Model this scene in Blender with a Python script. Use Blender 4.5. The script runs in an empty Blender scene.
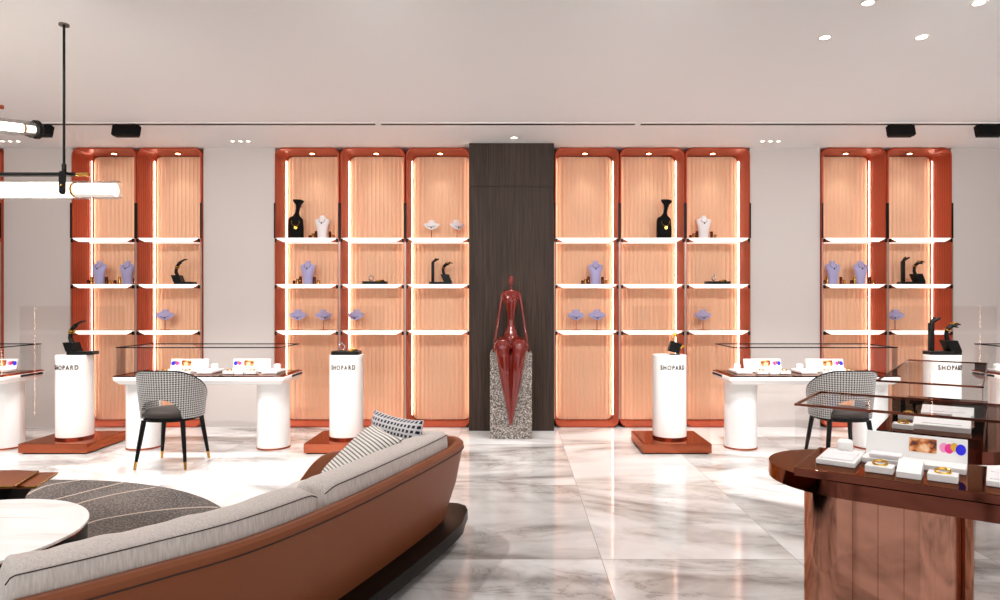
import bpy, bmesh, math, random
from mathutils import Vector, Matrix, Euler
random.seed(7)
PI = math.pi
scn = bpy.context.scene
COL = scn.collection

# ------------------------------------------------------------------ camera model
F, CX, HY, EYE = 666.7, 515.0, 302.0, 1.42
CEIL = 3.17
WALL_Y = 7.576
def at(px, py, Y):
    s = F / Y
    return Vector(((px - CX) / s, Y, EYE - (py - HY) / s))

cam_d = bpy.data.cameras.new('camera')
cam_d.lens = 24.0; cam_d.sensor_width = 36.0
cam_d.shift_x = (500.0 - CX) / 1000.0
cam_d.shift_y = (HY - 300.0) / 1000.0
cam_d.clip_start = 0.05
cam = bpy.data.objects.new('camera', cam_d); COL.objects.link(cam)
cam.location = (0, 0, EYE); cam.rotation_euler = (PI / 2, 0, 0)
scn.camera = cam

# ------------------------------------------------------------------ materials
def lin(c):
    r = []
    for v in c[:3]:
        v = v / 255.0
        r.append(v / 12.92 if v <= 0.04045 else ((v + 0.055) / 1.055) ** 2.4)
    return (r[0], r[1], r[2], 1.0)

def mat(name, rgb=(200, 200, 200), rough=0.5, metal=0.0, emit=None, estr=0.0, spec=0.5, coat=0.0, sheen=0.0):
    m = bpy.data.materials.new(name); m.use_nodes = True
    b = m.node_tree.nodes['Principled BSDF']
    b.inputs['Base Color'].default_value = lin(rgb)
    b.inputs['Roughness'].default_value = rough
    b.inputs['Metallic'].default_value = metal
    b.inputs['Specular IOR Level'].default_value = spec
    b.inputs['Coat Weight'].default_value = coat
    b.inputs['Coat Roughness'].default_value = 0.05
    b.inputs['Sheen Weight'].default_value = sheen
    if emit:
        b.inputs['Emission Color'].default_value = lin(emit)
        b.inputs['Emission Strength'].default_value = estr
    return m

class NT:
    """small helper for wiring nodes"""
    def __init__(s, m):
        s.t = m.node_tree; s.b = s.t.nodes['Principled BSDF']
    def n(s, typ, **kw):
        nd = s.t.nodes.new(typ)
        for k, v in kw.items(): setattr(nd, k, v)
        return nd
    def l(s, a, b): s.t.links.new(a, b)
    def math(s, op, a, b=None):
        nd = s.n('ShaderNodeMath', operation=op)
        for i, v in enumerate((a, b)):
            if v is None: continue
            if isinstance(v, (int, float)): nd.inputs[i].default_value = v
            else: s.l(v, nd.inputs[i])
        return nd.outputs[0]
    def ramp(s, fac, stops):
        r = s.n('ShaderNodeValToRGB'); e = r.color_ramp.elements
        while len(e) < len(stops): e.new(0.5)
        for i, (p, c) in enumerate(stops):
            e[i].position = p; e[i].color = lin(c)
        s.l(fac, r.inputs[0]); return r.outputs[0]
    def mix(s, fac, a, b, mode='MIX'):
        nd = s.n('ShaderNodeMix', data_type='RGBA', blend_type=mode)
        for sock, v in ((nd.inputs[0], fac), (nd.inputs[6], a), (nd.inputs[7], b)):
            if isinstance(v, (int, float)): sock.default_value = v
            elif isinstance(v, tuple): sock.default_value = lin(v)
            else: s.l(v, sock)
        return nd.outputs[2]
    def bump(s, h, strength=0.3, dist=0.01):
        nd = s.n('ShaderNodeBump'); nd.inputs['Strength'].default_value = strength
        nd.inputs['Distance'].default_value = dist
        s.l(h, nd.inputs['Height']); s.l(nd.outputs[0], s.b.inputs['Normal'])

M = {}
M['wall'] = mat('wall_plaster', (206, 197, 192), 0.45)
M['ceiling'] = mat('ceiling_paint', (240, 240, 240), 0.7)
M['white'] = mat('white_lacquer', (244, 242, 240), 0.18)
M['white_matte'] = mat('white_leatherette', (243, 241, 238), 0.5)
M['black'] = mat('black_satin', (5, 5, 5), 0.45, spec=0.2)
M['black_matte'] = mat('black_velvet', (8, 8, 8), 0.8, spec=0.2)
M['black_gloss'] = mat('black_stone', (9, 7, 6), 0.4, spec=0.15)
M['rust'] = mat('rust_copper_panel', (178, 70, 40), 0.35, 0.2)
M['copper'] = mat('polished_copper', (176, 94, 66), 0.10, 0.95)
M['bronze'] = mat('bronze_mirror', (174, 122, 102), 0.06, 1.0)
M['bronze_dark'] = mat('dark_bronze_mirror', (108, 60, 47), 0.06, 1.0)
for k_ in ('bronze', 'bronze_dark', 'copper'):
    M[k_].node_tree.nodes['Principled BSDF'].inputs['Specular Tint'].default_value = lin((222, 186, 168))
M['brass'] = mat('brass', (205, 155, 80), 0.22, 1.0)
M['gold'] = mat('gold', (226, 176, 70), 0.18, 1.0)
M['chrome'] = mat('dark_chrome', (120, 112, 106), 0.15, 1.0)
M['upright_metal'] = mat('champagne_upright', (178, 156, 144), 0.35, 0.5)
M['silver'] = mat('bright_silver', (215, 215, 220), 0.12, 1.0)
M['lilac'] = mat('lilac_velvet', (172, 166, 208), 0.6, sheen=0.4)
M['ivory'] = mat('ivory_velvet', (240, 235, 236), 0.6)
M['leather'] = mat('cognac_leather', (136, 76, 46), 0.45, spec=0.3)
M['leather_dark'] = mat('dark_stitching', (60, 36, 26), 0.6)
M['red_lacquer'] = mat('red_lacquer', (118, 24, 11), 0.07, 0.2, coat=1.0)
M['led'] = mat('led_strip', (255, 240, 220), 0.5, emit=(255, 236, 214), estr=15.0)
M['shelf'] = mat('lit_acrylic_shelf', (250, 247, 243), 0.3, emit=(255, 248, 240), estr=0.6)
M['lamp'] = mat('lamp_disc', (255, 250, 240), 0.5, emit=(255, 236, 208), estr=14.0)
M['tube_glow'] = mat('glowing_tube', (255, 250, 240), 0.5, emit=(255, 240, 222), estr=7.0)
M['trim_white'] = mat('white_trim', (235, 230, 224), 0.4)
M['end_glow'] = mat('tube_end_glow', (255, 248, 240), 0.5, emit=(255, 246, 238), estr=0.7)  # added glow for the clear tube ends, not a light source of its own
M['letter'] = mat('bronze_lettering', (38, 22, 16), 0.35, 0.2)
M['walnut_seat'] = mat('taupe_velvet', (46, 36, 31), 0.85, sheen=0.1)
M['print_portrait'] = mat('printed_card', (200, 140, 90), 0.5)
M['blue_print'] = mat('blue_print', (30, 20, 230), 0.5)
M['pink_print'] = mat('pink_print', (236, 40, 140), 0.5)
M['pink_pale'] = mat('pale_pink_print', (244, 150, 196), 0.5)

# thin clear glass: transparent with a fresnel reflection
def glass(name, tint, refl=0.7, rough=0.0):
    m = bpy.data.materials.new(name); m.use_nodes = True
    t = m.node_tree; t.nodes.clear()
    o = t.nodes.new('ShaderNodeOutputMaterial'); mx = t.nodes.new('ShaderNodeMixShader')
    tr = t.nodes.new('ShaderNodeBsdfTransparent'); gl = t.nodes.new('ShaderNodeBsdfGlossy')
    fr = t.nodes.new('ShaderNodeFresnel'); fr.inputs[0].default_value = 1.42
    mu = t.nodes.new('ShaderNodeMath'); mu.operation = 'MULTIPLY'; mu.inputs[1].default_value = refl
    tr.inputs[0].default_value = tint; gl.inputs['Roughness'].default_value = rough
    t.links.new(fr.outputs[0], mu.inputs[0]); t.links.new(mu.outputs[0], mx.inputs[0])
    t.links.new(tr.outputs[0], mx.inputs[1]); t.links.new(gl.outputs[0], mx.inputs[2])
    t.links.new(mx.outputs[0], o.inputs[0])
    return m
M['glass'] = glass('clear_glass', (0.988, 0.982, 0.978, 1), 0.04)
M['desk_glass'] = glass('desk_glass', (0.998, 0.997, 0.997, 1), 0.08)
M['lamp_glass'] = glass('lamp_glass', (0.985, 0.98, 0.975, 1), 0.5)

# leather variation
k = NT(M['leather'])
nz = k.n('ShaderNodeTexNoise'); nz.inputs['Scale'].default_value = 180; nz.inputs['Detail'].default_value = 3
k.bump(nz.outputs[0], 0.08, 0.002)

# wood veneer of the pillar
M['wood'] = mat('dark_walnut_veneer', (80, 66, 58), 0.55, spec=0.2)
k = NT(M['wood'])
tc = k.n('ShaderNodeTexCoord'); mp = k.n('ShaderNodeMapping'); mp.inputs['Scale'].default_value = (38, 38, 1.2)
k.l(tc.outputs['Object'], mp.inputs[0])
nz = k.n('ShaderNodeTexNoise'); nz.inputs['Scale'].default_value = 2.2; nz.inputs['Detail'].default_value = 6
k.l(mp.outputs[0], nz.inputs[0])
k.l(k.ramp(nz.outputs[0], [(0.25, (40, 29, 23)), (0.5, (58, 44, 36)), (0.8, (76, 60, 51))]), k.b.inputs['Base Color'])

# granite
M['granite'] = mat('speckled_granite', (150, 140, 132), 0.45)
k = NT(M['granite'])
tc = k.n('ShaderNodeTexCoord')
v = k.n('ShaderNodeTexNoise'); v.inputs['Scale'].default_value = 95; v.inputs['Detail'].default_value = 4
k.l(tc.outputs['Object'], v.inputs[0])
k.l(k.ramp(v.outputs[0], [(0.36, (52, 45, 41)), (0.46, (112, 102, 95)), (0.55, (156, 146, 138)), (0.64, (206, 196, 188))]), k.b.inputs['Base Color'])

# table marble
M['marble'] = mat('white_marble_top', (245, 242, 238), 0.12)
k = NT(M['marble'])
tc = k.n('ShaderNodeTexCoord'); mp = k.n('ShaderNodeMapping'); mp.inputs['Rotation'].default_value = (0, 0, 0.35); mp.inputs['Scale'].default_value = (0.7, 3.2, 1)
k.l(tc.outputs['Object'], mp.inputs[0])
nz = k.n('ShaderNodeTexNoise'); nz.inputs['Scale'].default_value = 2.4; nz.inputs['Detail'].default_value = 7; nz.inputs['Distortion'].default_value = 0.7
k.l(mp.outputs[0], nz.inputs[0])
k.l(k.ramp(nz.outputs[0], [(0.3, (222, 214, 208)), (0.45, (243, 240, 237)), (0.62, (249, 247, 245)), (0.72, (226, 216, 208))]), k.b.inputs['Base Color'])

# floor: big polished marble slabs, each with its own veining
TW, TD, TX, TY = 1.075, 1.49, 0.478, 3.68
M['floor'] = mat('polished_marble_slabs', (240, 238, 235), 0.085, spec=0.5)
k = NT(M['floor'])
tc = k.n('ShaderNodeTexCoord'); sep = k.n('ShaderNodeSeparateXYZ'); k.l(tc.outputs['Object'], sep.inputs[0])
u = k.math('DIVIDE', k.math('SUBTRACT', sep.outputs[0], TX), TW)
w = k.math('DIVIDE', k.math('SUBTRACT', sep.outputs[1], TY), TD)
fu, fw = k.math('FLOOR', u), k.math('FLOOR', w)
cmb = k.n('ShaderNodeCombineXYZ'); k.l(fu, cmb.inputs[0]); k.l(fw, cmb.inputs[1])
wn = k.n('ShaderNodeTexWhiteNoise', noise_dimensions='2D'); k.l(cmb.outputs[0], wn.inputs[0])
off = k.n('ShaderNodeVectorMath', operation='MULTIPLY_ADD')
k.l(wn.outputs['Color'], off.inputs[0]); off.inputs[1].default_value = (9, 9, 9); k.l(tc.outputs['Object'], off.inputs[2])
rot = k.n('ShaderNodeVectorRotate', rotation_type='Z_AXIS')
k.l(off.outputs[0], rot.inputs['Vector']); k.l(k.math('MULTIPLY', k.math('SUBTRACT', wn.outputs['Value'], 0.5), 0.9), rot.inputs['Angle'])
mp = k.n('ShaderNodeMapping'); mp.inputs['Scale'].default_value = (0.62, 1.25, 1); mp.inputs['Rotation'].default_value = (0, 0, 0.35); k.l(rot.outputs[0], mp.inputs[0])
n1 = k.n('ShaderNodeTexNoise'); n1.inputs['Scale'].default_value = 0.8; n1.inputs['Detail'].default_value = 5; n1.inputs['Roughness'].default_value = 0.5; n1.inputs['Distortion'].default_value = 1.6
k.l(mp.outputs[0], n1.inputs[0])
wv = k.n('ShaderNodeTexNoise'); wv.inputs['Scale'].default_value = 1.3; wv.inputs['Detail'].default_value = 5; wv.inputs['Roughness'].default_value = 0.62; wv.inputs['Distortion'].default_value = 2.2
k.l(mp.outputs[0], wv.inputs[0])
base = k.ramp(n1.outputs[0], [(0.27, (134, 130, 127)), (0.39, (192, 188, 185)), (0.50, (224, 222, 220)), (0.63, (240, 239, 238))])
fine = k.ramp(wv.outputs[0], [(0.42, (255, 255, 255)), (0.485, (226, 222, 219)), (0.50, (140, 132, 124)), (0.51, (226, 222, 219)), (0.56, (255, 255, 255))])
wl = k.n('ShaderNodeTexWave', wave_type='BANDS', bands_direction='Y'); wl.inputs['Scale'].default_value = 0.5; wl.inputs['Distortion'].default_value = 3.5; wl.inputs['Detail'].default_value = 1.5; wl.inputs['Detail Scale'].default_value = 0.9; wl.inputs['Detail Roughness'].default_value = 0.55
k.l(mp.outputs[0], wl.inputs[0])
lines = k.ramp(wl.outputs[0], [(0.0, (168, 162, 157)), (0.05, (214, 210, 207)), (0.14, (246, 245, 244)), (0.5, (255, 255, 255))])
msk = k.ramp(n1.outputs[0], [(0.40, (195, 195, 195)), (0.58, (25, 25, 25))])
veined = k.mix(msk, base, k.mix(1.0, k.mix(1.0, base, fine, 'MULTIPLY'), lines, 'MULTIPLY'))
# joints
def edge(fr_in, size):
    fr_ = k.math('FRACT', fr_in)
    d = k.math('MINIMUM', fr_, k.math('SUBTRACT', 1.0, fr_))
    return k.math('LESS_THAN', k.math('MULTIPLY', d, size), 0.0022)
jt = k.math('MAXIMUM', edge(u, TW), edge(w, TD))
k.l(k.mix(jt, veined, (172, 164, 157)), k.b.inputs['Base Color'])

# rug
M['rug'] = mat('charcoal_rug', (78, 70, 66), 0.95)
k = NT(M['rug'])
tc = k.n('ShaderNodeTexCoord')
n1 = k.n('ShaderNodeTexNoise'); n1.inputs['Scale'].default_value = 75; n1.inputs['Detail'].default_value = 5; k.l(tc.outputs['Object'], n1.inputs[0])
n2 = k.n('ShaderNodeTexNoise'); n2.inputs['Scale'].default_value = 2.0; k.l(tc.outputs['Object'], n2.inputs[0])
c1 = k.ramp(n1.outputs[0], [(0.34, (44, 40, 38)), (0.5, (84, 76, 72)), (0.64, (150, 138, 131))])
c2 = k.mix(0.35, c1, k.ramp(n2.outputs[0], [(0.35, (50, 46, 45)), (0.65, (112, 102, 96))]))
k.l(c2, k.b.inputs['Base Color']); k.bump(n1.outputs[0], 0.6, 0.01)
M['rug_line'] = mat('pale_rug_line', (176, 160, 148), 0.95)

# woven fabrics
def weave(name, a, b_, scale):
    m = mat(name, a, 0.92, sheen=0.2); k = NT(m)
    tc = k.n('ShaderNodeTexCoord'); mp = k.n('ShaderNodeMapping'); mp.inputs['Scale'].default_value = (scale, scale, scale * 0.12)
    k.l(tc.outputs['Object'], mp.inputs[0])
    n = k.n('ShaderNodeTexNoise'); n.inputs['Scale'].default_value = 1; n.inputs['Detail'].default_value = 4
    k.l(mp.outputs[0], n.inputs[0])
    k.l(k.ramp(n.outputs[0], [(0.3, a), (0.7, b_)]), k.b.inputs['Base Color']); k.bump(n.outputs[0], 0.25, 0.003)
    return m
M['linen'] = weave('greige_linen', (196, 184, 176), (222, 213, 206), 150)
M['linen_seat'] = weave('cream_linen', (214, 206, 200), (232, 226, 221), 150)

def uvmat(name, rough=0.9):
    m = mat(name, (120, 120, 120), rough, sheen=0.2); k = NT(m)
    uv = k.n('ShaderNodeUVMap'); sp = k.n('ShaderNodeSeparateXYZ'); k.l(uv.outputs[0], sp.inputs[0])
    return m, k, sp.outputs[0], sp.outputs[1]
# houndstooth: metre UVs
M['hound'], k, uu, vv = uvmat('houndstooth_tweed')
c = 0.0095
a_ = k.math('FRACT', k.math('DIVIDE', uu, c * 2)); b_ = k.math('FRACT', k.math('DIVIDE', vv, c * 2))
A = k.math('LESS_THAN', a_, 0.5); B = k.math('LESS_THAN', b_, 0.5)
diag = k.math('LESS_THAN', k.math('FRACT', k.math('DIVIDE', k.math('ADD', uu, vv), c)), 0.5)
same = k.math('COMPARE', A, B)
val = k.math('ADD', k.math('MULTIPLY', k.math('MULTIPLY', A, B), 1.0),
             k.math('MULTIPLY', k.math('SUBTRACT', k.math('MAXIMUM', A, B), k.math('MULTIPLY', A, B)), diag))
k.l(k.mix(val, (182, 178, 174), (24, 24, 25)), k.b.inputs['Base Color'])
# striped pillow
M['stripe'], k, uu, vv = uvmat('striped_cotton')
nz = k.n('ShaderNodeTexNoise'); nz.inputs['Scale'].default_value = 30
st = k.math('LESS_THAN', k.math('FRACT', k.math('ADD', k.math('MULTIPLY', vv, 25.0), k.math('MULTIPLY', nz.outputs[0], 0.12))), 0.32)
k.l(k.mix(st, (236, 230, 222), (58, 52, 48)), k.b.inputs['Base Color'])
# lattice pillow
M['lattice'], k, uu, vv = uvmat('lattice_cotton')
nz = k.n('ShaderNodeTexNoise'); nz.inputs['Scale'].default_value = 14
s1 = k.math('FRACT', k.math('ADD', k.math('MULTIPLY', uu, 15.0), k.math('MULTIPLY', nz.outputs[0], 0.25)))
s2 = k.math('FRACT', k.math('ADD', k.math('MULTIPLY', vv, 15.0), k.math('MULTIPLY', nz.outputs[0], 0.25)))
ln = k.math('MAXIMUM', k.math('LESS_THAN', s1, 0.42), k.math('LESS_THAN', s2, 0.42))
k.l(k.mix(ln, (22, 26, 38), (214, 212, 214)), k.b.inputs['Base Color'])
# peach back panel
M['peach'] = mat('peach_fluted_panel', (232, 186, 150), 0.55)
# portrait style abstract print (generic)
k = NT(M['print_portrait'])
tc = k.n('ShaderNodeTexCoord'); nz = k.n('ShaderNodeTexNoise'); nz.inputs['Scale'].default_value = 22; nz.inputs['Detail'].default_value = 3
k.l(tc.outputs['Object'], nz.inputs[0])
k.l(k.ramp(nz.outputs[0], [(0.38, (90, 30, 10)), (0.46, (200, 110, 40)), (0.55, (240, 190, 140)), (0.7, (250, 225, 195))]), k.b.inputs['Base Color'])

# ------------------------------------------------------------------ mesh builder
class MB:
    def __init__(s): s.bm = bmesh.new(); s.uv = None
    def uvl(s):
        if s.uv is None: s.uv = s.bm.loops.layers.uv.new('UVMap')
        return s.uv
    def box(s, c, d, rot=(0, 0, 0), bev=0.0, seg=2):
        r = bmesh.ops.create_cube(s.bm, size=1.0)
        mtx = Matrix.Translation(c) @ Euler(rot).to_matrix().to_4x4() @ Matrix.Diagonal((d[0], d[1], d[2], 1))
        bmesh.ops.transform(s.bm, matrix=mtx, verts=r['verts'])
        if bev > 0:
            es = {e for v_ in r['verts'] for e in v_.link_edges}
            bmesh.ops.bevel(s.bm, geom=list(es), offset=bev, segments=seg, affect='EDGES', profile=0.5)
        return s
    def loft(s, rings, cap=True, closed=True):
        vs = [[s.bm.verts.new(p) for p in r] for r in rings]
        n = len(rings[0])
        for a, b in zip(vs, vs[1:]):
            for i in range(n if closed else n - 1):
                j = (i + 1) % n
                try: s.bm.faces.new((a[i], a[j], b[j], b[i]))
                except ValueError: pass
        if cap and closed:
            for r in (vs[0][::-1], vs[-1]):
                try: s.bm.faces.new(r)
                except ValueError: pass
        return vs
    def lathe(s, prof, n=32, c=(0, 0, 0), cap=True):
        s.loft([[(c[0] + r * math.cos(2 * PI * i / n), c[1] + r * math.sin(2 * PI * i / n), c[2] + z) for i in range(n)] for r, z in prof], cap)
        return s
    def tube(s, pts, rad, n=10, cap=True):
        pts = [Vector(p) for p in pts]
        if isinstance(rad, (int, float)): rad = [rad] * len(pts)
        rings = []; up = Vector((0, 0, 1)); prev = None
        for i, p in enumerate(pts):
            t = (pts[min(i + 1, len(pts) - 1)] - pts[max(i - 1, 0)]).normalized()
            if prev is None:
                a = t.cross(up)
                if a.length < 1e-3: a = t.cross(Vector((0, 1, 0)))
                a.normalize()
            else:
                a = (prev - t * prev.dot(t))
                a = a.normalized() if a.length > 1e-6 else t.orthogonal().normalized()
            prev = a; b = t.cross(a)
            rings.append([p + (a * math.cos(2 * PI * k_ / n) + b * math.sin(2 * PI * k_ / n)) * rad[i] for k_ in range(n)])
        s.loft(rings, cap); return s
    def prism(s, outl, z0, z1, bev=0.0):
        a = len(s.bm.verts)
        s.loft([[(x, y, z0) for x, y in outl], [(x, y, z1) for x, y in outl]])
        if bev:
            s.bm.verts.ensure_lookup_table(); s.bm.edges.ensure_lookup_table()
            vs = set(s.bm.verts[a:])
            es = [e for e in s.bm.edges if e.verts[0] in vs and e.verts[1] in vs and abs(e.verts[0].co.z - e.verts[1].co.z) < 1e-6]
            bmesh.ops.bevel(s.bm, geom=es, offset=bev, segments=2, affect='EDGES', profile=0.5)
        return s
    def ball(s, c, r, u=16, v=10, rot=(0, 0, 0)):
        q = bmesh.ops.create_uvsphere(s.bm, u_segments=u, v_segments=v, radius=1.0)
        if isinstance(r, (int, float)): r = (r, r, r)
        bmesh.ops.transform(s.bm, matrix=Matrix.Translation(c) @ Euler(rot).to_matrix().to_4x4() @ Matrix.Diagonal((r[0], r[1], r[2], 1)), verts=q['verts'])
        return s
    def torus(s, c, R, r, rot=(0, 0, 0), n=20, m=8):
        mtx = Matrix.Translation(c) @ Euler(rot).to_matrix().to_4x4()
        vs = [[s.bm.verts.new(mtx @ Vector(((R + r * math.cos(2 * PI * j / m)) * math.cos(2 * PI * i / n), (R + r * math.cos(2 * PI * j / m)) * math.sin(2 * PI * i / n), r * math.sin(2 * PI * j / m)))) for j in range(m)] for i in range(n)]
        for i in range(n):
            for j in range(m):
                s.bm.faces.new((vs[i][j], vs[(i + 1) % n][j], vs[(i + 1) % n][(j + 1) % m], vs[i][(j + 1) % m]))
        return s
    def build(s, name, m, parent=None, smooth=35, loc=None, rot=None):
        bmesh.ops.recalc_face_normals(s.bm, faces=s.bm.faces[:])
        if smooth:
            for f in s.bm.faces: f.smooth = True
            lim = math.radians(smooth)
            for e in s.bm.edges:
                if len(e.link_faces) == 2 and e.calc_face_angle(0) > lim: e.smooth = False
        me = bpy.data.meshes.new(name); s.bm.to_mesh(me); s.bm.free()
        me.materials.append(M[m] if isinstance(m, str) else m)
        o = bpy.data.objects.new(name, me); COL.objects.link(o)
        if parent: o.parent = parent
        if loc is not None: o.location = loc
        if rot is not None: o.rotation_euler = rot
        return o

def tag(o, label, cat, group=None):
    o['label'] = label; o['category'] = cat
    if group: o['group'] = group
    return o
def thing(name, label, cat, loc=(0, 0, 0), rz=0.0, group=None, scale=None):
    o = bpy.data.objects.new(name, None); o.empty_display_size = 0.1; COL.objects.link(o)
    o.location = loc; o.rotation_euler = (0, 0, rz)
    if scale is not None: o.scale = (scale, scale, scale) if isinstance(scale, (int, float)) else scale
    return tag(o, label, cat, group)
def structure(o): o['kind'] = 'structure'; return o
def dup(root, label, loc=None, rz=None, group=None, scale=None):
    def cp(o, par):
        c_ = o.copy(); COL.objects.link(c_)
        if par is not None: c_.parent = par
        for ch in o.children: cp(ch, c_)
        return c_
    r = cp(root, None)
    if loc is not None: r.location = loc
    if rz is not None: r.rotation_euler = (0, 0, rz)
    if scale is not None: r.scale = (scale, scale, scale) if isinstance(scale, (int, float)) else scale
    r['label'] = label
    if group: r['group'] = group
    return r
class Maker:
    """first call builds, later calls copy the thing with its parts"""
    def __init__(s, fn): s.fn = fn; s.first = None
    def __call__(s, label, loc, rz=0.0, group=None, scale=None):
        if s.first is None:
            s.first = s.fn(label, loc, rz, group, scale); return s.first
        return dup(s.first, label, loc, rz, group, scale if scale is not None else (1, 1, 1))

def rrect(w, h, r, n=6, cx=0.0, cy=0.0):
    pts = []
    for (sx, sy, a0) in ((1, 1, 0), (-1, 1, PI / 2), (-1, -1, PI), (1, -1, 1.5 * PI)):
        for i in range(n + 1):
            a = a0 + i / n * PI / 2
            pts.append((cx + sx * (w / 2 - r) + r * math.cos(a), cy + sy * (h / 2 - r) + r * math.sin(a)))
    return pts
def stadium(x0, x1, hw, bulge, n=14):
    pts = []
    for i in range(n + 1):
        a = -PI / 2 + PI * i / n
        pts.append((x1 + bulge * math.cos(a), hw * math.sin(a)))
    for i in range(n + 1):
        a = PI / 2 + PI * i / n
        pts.append((x0 + bulge * math.cos(a), hw * math.sin(a)))
    return pts
def catmull(pts, n=8):
    P = [Vector(p) for p in pts]; out = []
    for i in range(len(P) - 1):
        p0, p1, p2, p3 = P[max(i - 1, 0)], P[i], P[i + 1], P[min(i + 2, len(P) - 1)]
        for j in range(n):
            t = j / n
            out.append(0.5 * ((2 * p1) + (p2 - p0) * t + (2 * p0 - 5 * p1 + 4 * p2 - p3) * t * t + (3 * p1 - p0 - 3 * p2 + p3) * t ** 3))
    out.append(P[-1]); return out

# ------------------------------------------------------------------ room
SIDE, FRONT = 7.6, -3.2
structure(MB().box((0, (WALL_Y + .6 + FRONT) / 2, -0.05), (2 * SIDE + .4, WALL_Y + .6 - FRONT, 0.1)).build('floor', 'floor', smooth=0))
structure(MB().box((0, (WALL_Y + .6 + FRONT) / 2, CEIL + 0.06), (2 * SIDE + .4, WALL_Y + .6 - FRONT, 0.12)).build('ceiling', 'ceiling', smooth=0))
structure(MB().box((-SIDE - 0.1, (WALL_Y + FRONT) / 2, CEIL / 2), (0.2, WALL_Y - FRONT, CEIL)).build('wall_left', 'wall', smooth=0))
structure(MB().box((SIDE + 0.1, (WALL_Y + FRONT) / 2, CEIL / 2), (0.2, WALL_Y - FRONT, CEIL)).build('wall_right', 'wall', smooth=0))
BW = 65.3 / (F / WALL_Y)              # one bay
def wx(px): return (px - CX) / (F / WALL_Y)
RUNS = {'far left': (wx(-127.0), 2), 'left': (wx(72.6), 2), 'centre left': (wx(275.2), 3),
        'centre right': (wx(553.8), 3), 'right': (wx(820.2), 2)}
# back wall: solid piers between the recesses, slab behind everything
mb = MB()
edges_ = sorted((x0, x0 + n * BW) for x0, n in RUNS.values())
x = -SIDE
for a, b in edges_:
    if a - x > 0.05: mb.box(((x + a) / 2, WALL_Y + 0.25, CEIL / 2), (a - x - 0.004, 0.5, CEIL))
    x = b
mb.box(((x + SIDE) / 2, WALL_Y + 0.25, CEIL / 2), (SIDE - x - 0.004, 0.5, CEIL))
mb.box((0, WALL_Y + 0.55, CEIL / 2), (2 * SIDE, 0.1, CEIL))
structure(mb.build('wall_back', 'wall', smooth=0))
# skirting shadow line strips between cabinet runs
px0, px1 = wx(203.2), wx(275.2)
# unseen shopfront frame behind the camera, added for reflections and left open
mb = MB()
for i in range(7):
    mb.box((-SIDE + i * 2 * SIDE / 6, FRONT + 0.05, CEIL / 2), (0.08, 0.1, CEIL))
mb.box((0, FRONT + 0.05, 0.05), (2 * SIDE, 0.1, 0.1)); mb.box((0, FRONT + 0.05, CEIL - 0.05), (2 * SIDE, 0.1, 0.1))
structure(mb.build('unseen_frame_1', 'black', smooth=0))

# pillar of dark wood
PY = F * EYE / (431 - HY)
pl_, pr_ = at(469, 300, PY).x, at(554, 300, PY).x
zs = at(0, 186.5, PY).z
mb = MB()
mb.box(((pl_ + pr_) / 2, (PY + WALL_Y) / 2 + 0.2, zs / 2), (pr_ - pl_, WALL_Y - PY + 0.4, zs - 0.006), bev=0.002)
mb.box(((pl_ + pr_) / 2, (PY + WALL_Y) / 2 + 0.2, (zs + CEIL) / 2), (pr_ - pl_, WALL_Y - PY + 0.4, CEIL - zs - 0.006), bev=0.002)
mb.box(((pl_ + pr_) / 2, (PY + WALL_Y) / 2 + 0.2, CEIL / 2), (pr_ - pl_ - 0.02, WALL_Y - PY + 0.38, CEIL))
structure(mb.build('pillar', 'wood', smooth=0))

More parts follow.
